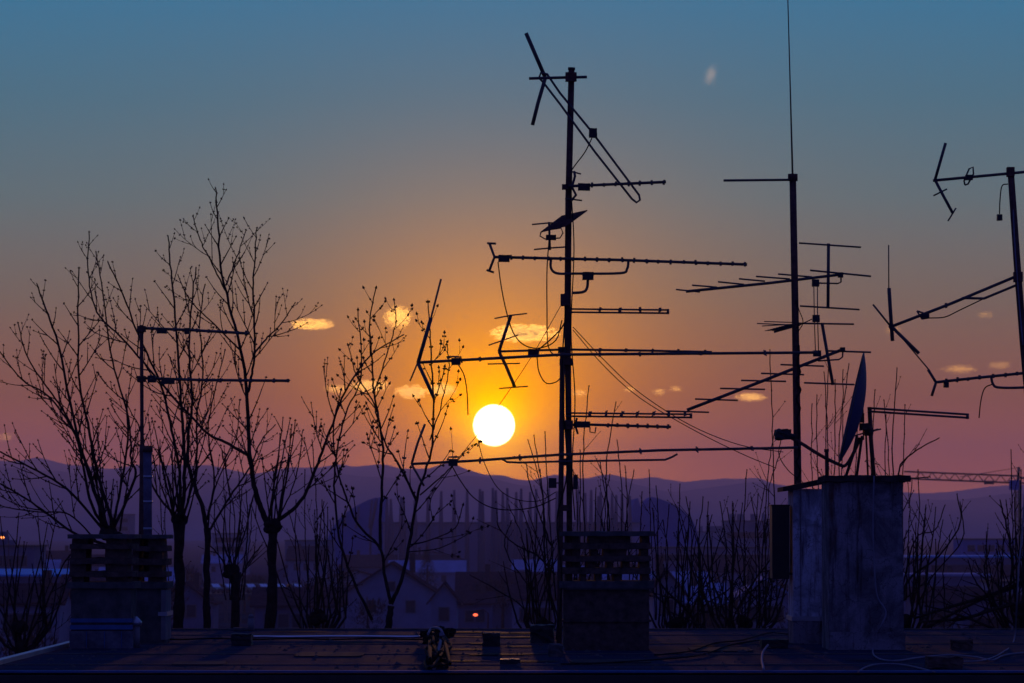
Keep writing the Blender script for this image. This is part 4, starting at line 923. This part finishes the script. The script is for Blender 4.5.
shoots('pollard whose thin shoots fill the gap right of the thick dark stub', 52, [(232, 690, 7), (236, 572, 6)], [
    (222, 450, 230, 600, .8), (238, 470, 236, 600, .8), (246, 490, 240, 600, .8), (228, 480, 231, 600, .8), (215, 500, 226, 600, .7), (252, 510, 242, 600, .7), (257, 480, 244, 600, .8), (160, 440, 170, 640, .8), (166, 470, 172, 640, .7)], 29,
    [([(234, 590), (222, 560), (205, 540)], 1.4, .7, 1.0), ([(235, 590), (250, 560), (262, 545)], 1.3, .7, 1.0)], .6)
shoots('pollard low behind the left chimneys with loose arching twigs', 48, [(20, 690, 7), (22, 640, 6)], [
    (10, 560, 16, 660, .9), (30, 575, 24, 660, .9), (42, 590, 34, 660, .8), (55, 570, 45, 660, .8), (4, 580, 10, 660, .8), (64, 585, 52, 660, .8)], 31,
    [([(22, 650), (48, 600), (66, 560), (90, 540)], 1.6, .7, 1.0), ([(20, 650), (0, 610), (-20, 590)], 1.6, .7, 1.0)], .9)
# ------------------------------------------------------------------ the town
def zat(py, d): return P(512, py, d).z
def xat(px, d): return P(px, 530, d).x
def windows(t, x0, x1, y, z0, z1, nx, nz, w=1.0, h=1.3, glass=None):
    for j in range(nz):
        for i in range(nx):
            cx = x0 + (x1-x0)*(i+.5)/nx; cz = z0 + (z1-z0)*(j+.5)/nz
            f = MB().box((cx, y-.04, cz), w+.24, .08, h+.24).build('window', M_white_frame, t)
            MB().box((cx, y-.09, cz), w, .03, h).build('pane', glass or M_glass, f)
M_white_frame = mat('window_frame_paint', (.14, .14, .15), .8)
def gable_house(label, px0, px1, eave, ridge, d, depth=10, wall=None, roof=None, front=True, chim=True, nx=2, nz=1, group='houses below the roof', name='house', ov=.5):
    """front=True: the gable faces the camera; else the eaves do"""
    x0, x1 = xat(px0, d), xat(px1, d); ze, zr = zat(eave, d), zat(ridge, d)
    t = thing(name, label, 'house', ((x0+x1)/2, d + depth/2, 0), group); wall = wall or M_wall; roof = roof or M_tile
    cx = (x0+x1)/2; W = MB()
    if front:
        W.prism([(x0, 0), (x1, 0), (x1, ze), (cx, zr-.05), (x0, ze)], d, d+depth)
        sl = (zr-ze)/(cx-x0)
        Rf = MB().prism([(x0-ov, ze-ov*sl+.03), (cx, zr+.03), (x1+ov, ze-ov*sl+.03), (x1+ov, ze-ov*sl+.28), (cx, zr+.28), (x0-ov, ze-ov*sl+.28)], d-ov, d+depth+ov)
    else:
        W.span(x0, x1, d, d+depth, 0, ze); W.prism([(x0, ze), (x1, ze), (x1, ze+.01), (x0, ze+.01)], d, d+depth)
        m = len(W.v); cy_ = d+depth/2
        W.v += [Vector((x0, d, ze)), Vector((x0, d+depth, ze)), Vector((x0, cy_, zr-.1)), Vector((x1, d, ze)), Vector((x1, d+depth, ze)), Vector((x1, cy_, zr-.1))]
        W.face([m, m+1, m+2]); W.face([m+3, m+5, m+4])
        Rf = MB(); sl = (zr-ze)/(depth/2)
        for sg in (-1, 1):
            b0 = len(Rf.v); ye = cy_ + sg*(depth/2+ov); zz = ze - ov*sl
            for (x, y, z) in ((x0-ov, ye, zz), (x1+ov, ye, zz), (x1+ov, cy_, zr), (x0-ov, cy_, zr)): Rf.v += [Vector((x, y, z+.03)), Vector((x, y, z+.26))]
            Rf.face([b0+1, b0+3, b0+5, b0+7]); Rf.face([b0, b0+6, b0+4, b0+2])
            for i in range(4):
                j = (i+1) % 4; Rf.face([b0+2*i, b0+2*j, b0+2*j+1, b0+2*i+1])
    W.build('wall', wall, t); rf = Rf.build('roof', roof, t)
    if nx: windows(t, x0+.8, x1-.8, d, max(.5, ze-3.0*nz), ze, nx, nz, 1.0, 1.3)
    if front and zr-ze > 2.2: windows(t, cx-1, cx+1, d, ze, ze+1.8, 1, 1, .9, 1.0)
    if chim:
        s = 1 if hash(label) % 2 else -1; hx = cx + s*(x1-x0)*.22
        MB().box((hx, d+depth*.45, zr+.1), .7, .7, 2.4).build('chimney', M_brick, rf)
    return t
def block(label, px0, px1, top, d, depth=14, wall=None, nx=4, nz=3, cat='building', group='flat roofed blocks in the haze', roofm=None, w=1.6, h=1.4, boxes=0, name='flat_roofed_building'):
    x0, x1 = xat(px0, d), xat(px1, d); z = zat(top, d)
    t = thing(name, label, cat, ((x0+x1)/2, d+depth/2, 0), group)
    MB().span(x0, x1, d, d+depth, 0, z-.3).build('wall', wall or M_wall2, t)
    MB().span(x0-.25, x1+.25, d-.25, d+depth+.25, z-.297, z).build('roof', roofm or M_conc, t)
    rnd = random.Random(label)
    for k in range(boxes):
        bx = x0 + (x1-x0)*(k+.5)/boxes + rnd.uniform(-1, 1); bw = rnd.uniform(1.2, 3)
        MB().box((bx, d+depth/2, z+1.0), bw, 2.5, 2.0).build('roof_box', M_wall2, t)
    if nx: windows(t, x0+1, x1-1, d, max(1, z-3.2*nz-.6), z-.8, nx, nz, w, h)
    return t
# arena with shell ends and rows of pylons
DA = 1350.0
t = thing('exhibition_hall', 'long low hazy hall with shell shaped ends and a comb of slender pylons', 'hall', (xat(510, DA), DA+30, 0))
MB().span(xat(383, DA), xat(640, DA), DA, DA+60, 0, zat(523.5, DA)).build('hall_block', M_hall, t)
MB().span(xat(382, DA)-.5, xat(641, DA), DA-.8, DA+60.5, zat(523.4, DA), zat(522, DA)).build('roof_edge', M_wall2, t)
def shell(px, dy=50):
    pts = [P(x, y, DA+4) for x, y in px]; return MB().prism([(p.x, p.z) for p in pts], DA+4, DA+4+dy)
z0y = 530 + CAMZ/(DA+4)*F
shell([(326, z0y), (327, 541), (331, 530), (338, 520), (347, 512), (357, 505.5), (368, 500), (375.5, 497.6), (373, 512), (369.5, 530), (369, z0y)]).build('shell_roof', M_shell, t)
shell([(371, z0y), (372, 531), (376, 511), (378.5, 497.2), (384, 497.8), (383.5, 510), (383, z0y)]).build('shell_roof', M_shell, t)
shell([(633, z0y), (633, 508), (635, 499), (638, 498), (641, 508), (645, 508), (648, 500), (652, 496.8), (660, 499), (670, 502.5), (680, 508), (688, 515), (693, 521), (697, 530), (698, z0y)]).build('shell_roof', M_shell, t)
q = MB()
for k in range(3):
    a, b = P(372-k*13, 500+k*6.5, DA+3.2), P(369-k*13, 528, DA+3.2); q.tube([a, b], .35, 6)
q.build('shell_rib', M_pylon, t)
rnd = random.Random(4)
pyl = [(387, 497), (391, 499), (401, 497), (403.5, 498), (415, 500), (428, 497), (441, 491), (454, 490), (467, 489), (480, 489), (482.5, 491), (493, 488), (496, 490), (503, 492), (507.5, 488), (516, 492), (521, 488.5), (530, 492), (536, 489), (549, 488), (557, 491), (578, 490), (585, 493), (591, 490), (598, 496), (601, 492), (612, 493), (616, 495), (622, 494), (630, 496)]
for (x, y) in pyl:
    a, b = P(x+rnd.uniform(-.3, .3), y, DA-2.5), P(x, 575, DA-2.5); a0 = Vector((b.x, DA-2.5, 0))
    m = MB(); m.tube([a0, Vector((b.x, DA-2.5, zat(523, DA))), a], [.95, .8, .42], 6)
    m.build('pylon', M_pylon, t)
# low halls right of the arena, hazy
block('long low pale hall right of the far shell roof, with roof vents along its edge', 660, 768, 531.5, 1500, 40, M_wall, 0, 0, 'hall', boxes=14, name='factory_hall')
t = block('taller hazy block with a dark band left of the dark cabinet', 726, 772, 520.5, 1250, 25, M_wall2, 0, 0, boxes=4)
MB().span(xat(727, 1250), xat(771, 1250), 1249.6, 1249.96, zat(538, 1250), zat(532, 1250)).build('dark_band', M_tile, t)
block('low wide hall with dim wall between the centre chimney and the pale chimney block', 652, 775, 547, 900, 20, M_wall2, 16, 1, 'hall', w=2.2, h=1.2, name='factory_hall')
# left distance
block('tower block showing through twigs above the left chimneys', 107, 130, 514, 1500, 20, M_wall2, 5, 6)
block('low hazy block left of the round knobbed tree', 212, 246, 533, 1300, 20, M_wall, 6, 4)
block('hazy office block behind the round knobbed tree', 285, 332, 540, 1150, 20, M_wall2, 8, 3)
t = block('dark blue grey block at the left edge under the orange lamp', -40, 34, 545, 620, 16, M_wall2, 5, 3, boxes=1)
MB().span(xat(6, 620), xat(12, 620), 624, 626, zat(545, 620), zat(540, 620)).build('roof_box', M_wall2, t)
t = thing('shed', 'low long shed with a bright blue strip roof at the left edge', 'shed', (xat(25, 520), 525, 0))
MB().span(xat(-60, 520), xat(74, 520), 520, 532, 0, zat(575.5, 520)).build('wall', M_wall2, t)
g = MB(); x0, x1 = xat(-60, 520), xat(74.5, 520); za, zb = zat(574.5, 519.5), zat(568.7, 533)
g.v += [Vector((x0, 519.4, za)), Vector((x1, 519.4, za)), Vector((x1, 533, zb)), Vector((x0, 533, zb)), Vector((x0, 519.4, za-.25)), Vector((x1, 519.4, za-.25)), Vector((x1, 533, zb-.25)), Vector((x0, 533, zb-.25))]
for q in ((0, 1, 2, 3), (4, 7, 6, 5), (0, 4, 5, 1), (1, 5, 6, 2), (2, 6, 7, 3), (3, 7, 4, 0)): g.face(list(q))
g.build('roof', M_blueroof, t)  # blue gleam of the strip is put into the base colour
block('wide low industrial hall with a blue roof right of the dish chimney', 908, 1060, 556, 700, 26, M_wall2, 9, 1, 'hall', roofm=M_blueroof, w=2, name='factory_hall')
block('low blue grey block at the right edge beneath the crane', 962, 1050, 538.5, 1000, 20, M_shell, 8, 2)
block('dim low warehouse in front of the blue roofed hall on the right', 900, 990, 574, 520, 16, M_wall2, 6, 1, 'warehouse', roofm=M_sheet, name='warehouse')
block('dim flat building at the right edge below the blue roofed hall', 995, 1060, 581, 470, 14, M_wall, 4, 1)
# houses
gable_house('gabled house with a pale end wall behind the fat budded tree', 345, 437, 594, 564, 500, 14, M_wall)
gable_house('small gabled wing just left of the cable tangle', 431, 457, 600, 584, 450, 9, M_wall, chim=False, nx=1)
gable_house('narrow house with a pale end seen under the sun glow', 494, 509, 588, 580, 640, 12, M_wall, nx=1)
gable_house('wide house behind the squat dark box left of the tallest mast', 512, 560, 600, 588, 420, 9, M_wall, front=False, nx=3)
gable_house('house with a steep pale gable right of the centre chimney', 653, 682, 590, 572, 380, 10, M_wall, nx=1)
gable_house('house with a blue grey sheet roof left of the tangled pollard', 684, 724, 604, 586, 400, 9, M_wall2, M_sheet, front=False, nx=3)
gable_house('pale house glimpsed through the dense tangle of shoots', 738, 792, 598, 580, 390, 9, M_wall, M_sheet, front=True, nx=3)
gable_house('long house under a dark roof at the lower left', -5, 60, 604, 587, 330, 9, M_wall, front=False, nx=4)
gable_house('dark roofed house half hidden by the left chimneys', 62, 128, 592, 577, 450, 9, M_wall2, front=False, nx=4)
gable_house('low house with a dark roof behind the round knobbed tree', 255, 340, 606, 590, 420, 9, M_wall2, front=False, nx=5)
gable_house('small low house behind the thick dark stub', 168, 204, 598, 584, 480, 9, M_wall2, front=True, nx=2)
gable_house('far small house left of the arena shell', 288, 325, 560, 550, 900, 10, M_wall, front=False, nx=3)
gable_house('house roof right of the dish chimney under the arching shoots', 915, 958, 602, 590, 380, 9, M_wall2, front=False, nx=3)
gable_house('house with a dull roof in front of the far right hall', 962, 1015, 608, 594, 350, 9, M_wall2, front=True, nx=3)
gable_house('low dark house between the small wing and the narrow pale house', 458, 492, 604, 594, 520, 9, M_wall2, front=False, nx=2)
gable_house('far row house left of the blue shed roof gap', 36, 75, 560, 552, 850, 12, M_wall2, front=False, nx=3)
gable_house('far row house just above the blue strip roof and twigs', 76, 120, 565, 556, 780, 12, M_wall, front=False, nx=3)
# crane
DC = 950.0; t = thing('tower_crane', 'faint tower crane with a lattice jib reaching left over the haze at the right', 'crane', (xat(1018, DC), DC, 0))
def lattice(p0, p1, hgt, step, r, up):
    m = MB(); L = (p1-p0).length; n = int(L/step); tv = (p1-p0).normalized(); sd_ = tv.cross(up).normalized()*hgt*.4
    for o in (sd_, -sd_, up*hgt): m.tube([p0+o, p1+o], r*1.9, 4)
    for i in range(n):
        a = p0 + tv*step*i; b = p0 + tv*step*(i+1); md = (a+b)/2
        for o in (sd_, -sd_): m.tube([a+o, md+up*hgt], r, 4); m.tube([md+up*hgt, b+o], r, 4)
        m.tube([a+sd_, a-sd_], r, 4)
    return m
lattice(P(1018, 483, DC), P(904, 478.5, DC+4), 1.6, 2.6, .10, Vector((0, 0, 1))).build('jib', M_crane, t)
lattice(P(1018, 483, DC), P(1062, 484, DC), 1.2, 2.2, .10, Vector((0, 0, 1))).build('counter_jib', M_crane, t)
fz = P(1018, 480, DC); lattice(Vector((fz.x, DC, 0)), Vector((fz.x, DC, fz.z)), 1.5, 2.2, .12, Vector((0, -1, 0))).build('tower', M_crane, t)
MB().rough_box(P(1014, 485, DC-1), 2.0, 2.0, 2.2, n=.05).build('cab', M_shell, t)
MB().tube([Vector((fz.x, DC, fz.z)), P(1019, 467, DC)], .35, 5).build('peak', M_crane, t)
MB().box(P(989, 482.5, DC+1), 2.2, 1.2, .8).build('trolley', M_crane, t)
MB().tube([P(1019, 467.5, DC), P(960, 477, DC+2)], .07, 4).build('tie_rod', M_crane, t)
# cars parked on the street, sky glints painted into the pale windscreens
def make_car(label):
    t = thing('parked_car', label, 'car', (0, 0, 0), 'cars parked in a row on the street')
    L, Wd = 4.4, 1.8; b = MB()
    b.prism([(-2.2, .35), (2.2, .35), (2.22, .75), (1.5, .95), (-1.9, .98), (-2.22, .8)], -Wd/2, Wd/2); b.build('body', M_carpaint, t, bevel=.08)
    MB().prism([(-1.6, .96), (1.05, .96), (.25, 1.46), (-1.1, 1.46)], -.76, .76).build('cabin', M_carpaint, t, bevel=.06)
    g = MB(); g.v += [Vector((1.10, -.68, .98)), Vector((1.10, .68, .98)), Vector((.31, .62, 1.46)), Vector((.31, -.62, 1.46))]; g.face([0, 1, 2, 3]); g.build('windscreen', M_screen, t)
    g = MB()
    for sg in (-1, 1):
        b0 = len(g.v); g.v += [Vector((-1.3, sg*.775, 1.0)), Vector((.75, sg*.775, 1.0)), Vector((.2, sg*.775, 1.4)), Vector((-1.0, sg*.775, 1.4))]; g.face([b0, b0+1, b0+2, b0+3])
    g.build('side_window', M_glass, t)
    for x in (-1.35, 1.35):
        for y in (-.82, .82): MB().tube([(x, y-.1, .32), (x, y+.1, .32)], .32, 14).build('wheel', M_tyre, t)
    for y in (-.6, .6): MB().box((2.215, y, .68), .03, .3, .14).build('headlight', M_zinc, t)
    return t
M_screen = mat('windscreen_sky_glint', (.75, .85, 1), .3, .2, .8, .05)  # light blue base colour in place of reflected sky
CARS = [(214, 588, 'leftmost of the parked cars, seen right of the thick dark stub'), (227.5, 587.5, 'second parked car from the left, between slim tree and low shoots'), (249, 588.5, 'middle parked car, just left of the round knobbed tree'),
        (279, 588.5, 'parked car just right of the round knobbed trunk'), (295, 587.5, 'rightmost of the parked cars, its windscreen bright'), (262, 590, 'parked car directly behind the foot of the round knobbed tree')]
cars0 = None
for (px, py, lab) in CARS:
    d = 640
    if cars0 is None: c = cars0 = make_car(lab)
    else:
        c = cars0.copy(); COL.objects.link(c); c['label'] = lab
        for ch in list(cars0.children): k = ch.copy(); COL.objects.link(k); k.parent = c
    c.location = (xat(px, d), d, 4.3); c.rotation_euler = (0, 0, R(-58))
dk = MB(); dk.span(xat(200, 640), xat(312, 640), 634, 650, 4.05, 4.3); tk = thing('parking_deck', 'raised parking deck carrying the row of parked cars', 'parking deck', (xat(256, 640), 642, 0))
dk.build('deck', M_conc, tk)
for k in range(9):
    x = xat(201 + 110*k/8, 640); MB().box((x, 634.3, 2.02), .5, .5, 4.04).build('column', M_conc, tk)
# lamps
def lamp(label, px, py, d, m, r=.28, group='lit street lamps'):
    c = P(px, py, d); t = thing('street_lamp', label, 'street lamp', (c.x+.9, d, 0), group)
    MB().tube([(c.x+.9, d, 0), (c.x+.9, d, c.z+.2), (c.x+.6, d, c.z+.45), (c.x, d, c.z+.35)], [.09, .06, .05, .05], 6).build('pole', M_steel, t)
    MB().box((c.x, d, c.z+.32), .7, .4, .12).build('hood', M_steel, t)
    MB().ball((c.x, d, c.z+.08), r, r, r*.6).build('bulb', m, t)
lamp('street lamp with an orange light at the very left edge above the dark block', 2.5, 538, 600, M_lamp_o, .28)
lamp('street lamp with a small warm light below the sun, left of a close pair', 476, 580.5, 620, M_lamp_w, .17)
lamp('street lamp with a small warm light below the sun, right of a close pair', 490, 582, 620, M_lamp_w, .19)
lamp('street lamp with a low red orange light just above the far roof edge', 475.5, 616, 300, M_lamp_r, .17)
lamp('street lamp with a tiny dim light right of the fat budded tree', 404, 577, 640, M_lamp_w, .08)

# far winter trees, each its own crown of fine twigs
def clump_tree(label, px, top, d, wpx, conic=False, seed=0, group=None, m=None, n=900):
    rnd = random.Random(seed); x = xat(px, d); zt = zat(top, d); w = wpx/F*d/2; s = max(.12, w*.055)
    t = thing('conifer' if conic else 'winter_tree', label, 'tree', (x, d, 0), group)
    MB().tube([(x, d, 0), (x+.1, d, zt*.45), (x, d, zt*.9)], [.28, .2, .04], 6).build('trunk', M_bark, t)
    c = MB(); lobes = [(rnd.uniform(-.5, .5)*w, rnd.uniform(-.5, .5)*w, rnd.uniform(.45, .85)*zt, rnd.uniform(.35, .6)*w) for _ in range(9)]
    for i in range(n):
        if conic:
            k = rnd.random()**.7; z = zt*(1-k*.85); rr = w*k*(1+.15*math.sin(z*5)); a = rnd.uniform(0, 6.283); rr *= rnd.uniform(.3, 1)**.5
            p = Vector((x+rr*math.cos(a), d+rr*math.sin(a), z)); dr = Vector((math.cos(a), math.sin(a), -.3))
        else:
            lx, ly, lz, lr = lobes[i % 9]; v = Vector((rnd.gauss(0, 1), rnd.gauss(0, 1), rnd.gauss(0, 1))).normalized()*lr*rnd.random()**.4
            p = Vector((x+lx, d+ly, min(zt-.2, lz))) + Vector((v.x, v.y, v.z*1.0)); p.z = min(p.z, zt*(1-.02*rnd.random())); dr = (v + Vector((0, 0, lr*.6))).normalized()
        u, q = frame_of(dr); L = s*rnd.uniform(1.6, 4.2); b0 = len(c.v); wd = s*rnd.uniform(.2, .5)*(1.6 if conic else 1)
        c.v += [p - u*wd, p + u*wd, p + dr.normalized()*L + q*rnd.uniform(-1, 1)*s]; c.face([b0, b0+1, b0+2])
    c.build('crown', m or (M_conifer if conic else M_crown), t)
clump_tree('dark rounded conifer silhouetted against the arena, right of the fat budded tree', 427, 546, 780, 34, True, 1, m=M_conifer, n=2600)
GT = 'distant winter trees among the houses'
rnd = random.Random(77)
spots = []
for k in range(62):
    px = -20 + k*17.3 + rnd.uniform(-7, 7); d = rnd.choice((270, 340, 430, 560, 700))
    spots.append((px, d))
for k, (px, d) in enumerate(spots):
    h = rnd.uniform(6, 9.5); top = 530 + (CAMZ-h)/d*F
    if 375 < px < 470: continue
    if 195 < px < 315 and h > 7.2: h = 6.2; top = 530 + (CAMZ-h)/d*F
    if 195 < px < 315 and d < 400: continue
    clump_tree('bare bushy winter tree in the dim belt between the houses and the roof edge', px, top, d, rnd.uniform(5.5, 10)/d*F, False, k, GT, n=1100)

# more roofs layered in the haze; nothing tells these apart at their size
rnd = random.Random(19); GH = 'small far houses lost in the haze'; kind0 = {}
for k in range(46):
    px = rnd.uniform(-30, 1050); d = rnd.choice((560, 680, 800, 950, 1100)); h = rnd.uniform(5.5, 8.5)
    if 375 < px < 505 and d < 850: continue
    if 190 < px < 320 and d < 860: continue
    w = rnd.uniform(9, 17)/d*F; rg = 530+(CAMZ-h)/d*F; ev = 530+(CAMZ-h+rnd.uniform(1.8, 2.8))/d*F
    gable_house('small far house lost in the hazy town beyond the roof', px-w/2, px+w/2, ev, rg, d + rnd.uniform(-20, 20), 10, rnd.choice((M_wall, M_wall2)), rnd.choice((M_tile, M_tile, M_sheet)), rnd.random() < .35, True, 2, 1, GH)
# ------------------------------------------------------------------ small sunlit clouds beyond the hills
def cloud_mat(name, dens, sc, thr):
    m = bpy.data.materials.new(name); m.use_nodes = True; nt = m.node_tree; nt.nodes.clear(); N = nt.nodes.new; L = nt.links.new
    o = N('ShaderNodeOutputMaterial'); v = N('ShaderNodeVolumePrincipled'); L(v.outputs[0], o.inputs['Volume'])
    v.inputs['Color'].default_value = (.92, 1, .40, 1); v.inputs['Anisotropy'].default_value = CLOUD_G  # yellow of the low sun is put into the vapour colour
    tc = N('ShaderNodeTexCoord'); oi = N('ShaderNodeObjectInfo')
    # the object's own box runs -1..1 in every axis
    n = N('ShaderNodeTexNoise'); n.inputs['Scale'].default_value = sc; n.inputs['Detail'].default_value = 8; n.inputs['Roughness'].default_value = .62
    mp = N('ShaderNodeMapping'); mp.inputs['Scale'].default_value = (1.5, 1, 1.0); L(tc.outputs['Object'], mp.inputs[0])
    ad = N('ShaderNodeVectorMath'); ad.operation = 'ADD'; L(mp.outputs[0], ad.inputs[0])
    ml = N('ShaderNodeMath'); ml.operation = 'MULTIPLY'; L(oi.outputs['Random'], ml.inputs[0]); ml.inputs[1].default_value = 90; L(ml.outputs[0], ad.inputs[1])
    L(ad.outputs[0], n.inputs['Vector'])
    ln = N('ShaderNodeVectorMath'); ln.operation = 'LENGTH'; L(tc.outputs['Object'], ln.inputs[0])
    fa = N('ShaderNodeMath'); fa.operation = 'MULTIPLY_ADD'; L(ln.outputs['Value'], fa.inputs[0]); fa.inputs[1].default_value = -.62; fa.inputs[2].default_value = thr
    sm = N('ShaderNodeMath'); sm.operation = 'ADD'; nm = N('ShaderNodeMath'); nm.operation = 'MULTIPLY'; nm.inputs[1].default_value = 3.4; L(n.outputs['Fac'], nm.inputs[0]); L(nm.outputs[0], sm.inputs[0]); L(fa.outputs[0], sm.inputs[1])
    mr = N('ShaderNodeMapRange'); mr.inputs['From Min'].default_value = .50; mr.inputs['From Max'].default_value = .60; mr.inputs['To Max'].default_value = dens
    L(sm.outputs[0], mr.inputs[0]); L(mr.outputs[0], v.inputs['Density'])
    return m
CLOUD_G = .85
MC = cloud_mat('cloud_vapour', .010, 2.6, -.74)
MCT = cloud_mat('thin_cloud_vapour', .0045, 2.6, -.76)
MCD = cloud_mat('dull_cloud_vapour', .0016, 2.6, -.74)
MCW = cloud_mat('high_wisp_vapour', .0009, 3.0, -.88); MCW.node_tree.nodes['Principled Volume'].inputs['Color'].default_value = (.7, .9, 1, 1)
DCL = 32000.0
CL = [(311, 324, 50, 14, MC, 'small golden cloud left of the fat budded tree'), (398, 317, 32, 28, MC, 'small curled golden cloud above the fat budded tree'),
      (524, 333, 76, 22, MC, 'largest golden cloud, between the corner reflector antenna and the tallest mast'), (412, 392, 40, 18, MC, 'golden cloud left of the slanting rod, level with the top of the sun'),
      (370, 386, 44, 16, MC, 'golden cloud caught in the fat budded tree'), (336, 389, 30, 12, MCT, 'faint golden cloud at the left side of the fat budded tree'), (442, 390, 34, 18, MC, 'golden cloud just right of the slanting rod'),
      (579, 393, 20, 10, MCT, 'tiny orange cloud touching the right of the tallest mast'), (659, 392, 18, 9, MCT, 'tiny orange cloud above the mid twin boom'), (676, 389, 16, 8, MCT, 'tiny orange cloud near the rising yagi tip'),
      (751, 397, 34, 11, MC, 'flat orange cloud behind the rising yagi'), (711, 75, 17, 34, MCW, 'faint pale wisp high in the blue sky'), (960, 369, 40, 13, MCD, 'dull orange cloud above the lowest antenna at the right'),
      (1000, 365, 30, 11, MCD, 'faint orange cloud nearest the leaning mast'), (893, 330, 22, 10, MCD, 'faint orange cloud behind the crossed rods'), (985, 315, 20, 10, MCD, 'faint orange cloud under the slanting antenna'), (630, 389, 16, 8, MCT, 'tiny orange cloud crossed by the sagging wires'), (5, 437, 20, 12, MCT, 'dim reddish cloud at the left edge above the hills')]
for (px, py, w, h, m, lab) in CL:
    c = P(px, py, DCL); k = DCL/F
    o = MB().ball(Vector((0, 0, 0)), 1.25, 1.25, 1.25, 16, 10).build('cloud', m); o.location = c
    o.scale = (w/2*k*.8, max(w, h)/2*k*.8, h/2*k*.72)
    tag(o, lab, 'cloud', 'small clouds near the sunset')
    if m is MCW: o.rotation_euler = (0, R(22), 0)
# ------------------------------------------------------------------ render settings
scene.render.engine = 'CYCLES'
scene.view_settings.view_transform = 'Standard'; scene.view_settings.look = 'None'
scene.view_settings.exposure = 0.0; scene.view_settings.gamma = 1.0; scene.view_settings.use_curve_mapping = False
cy = scene.cycles
cy.use_denoising = True; cy.max_bounces = 6; cy.diffuse_bounces = 2; cy.glossy_bounces = 2; cy.volume_bounces = 3
cy.transparent_max_bounces = 8; cy.sample_clamp_indirect = 3.0; cy.caustics_reflective = False; cy.caustics_refractive = False
cy.volume_step_rate = 0.35
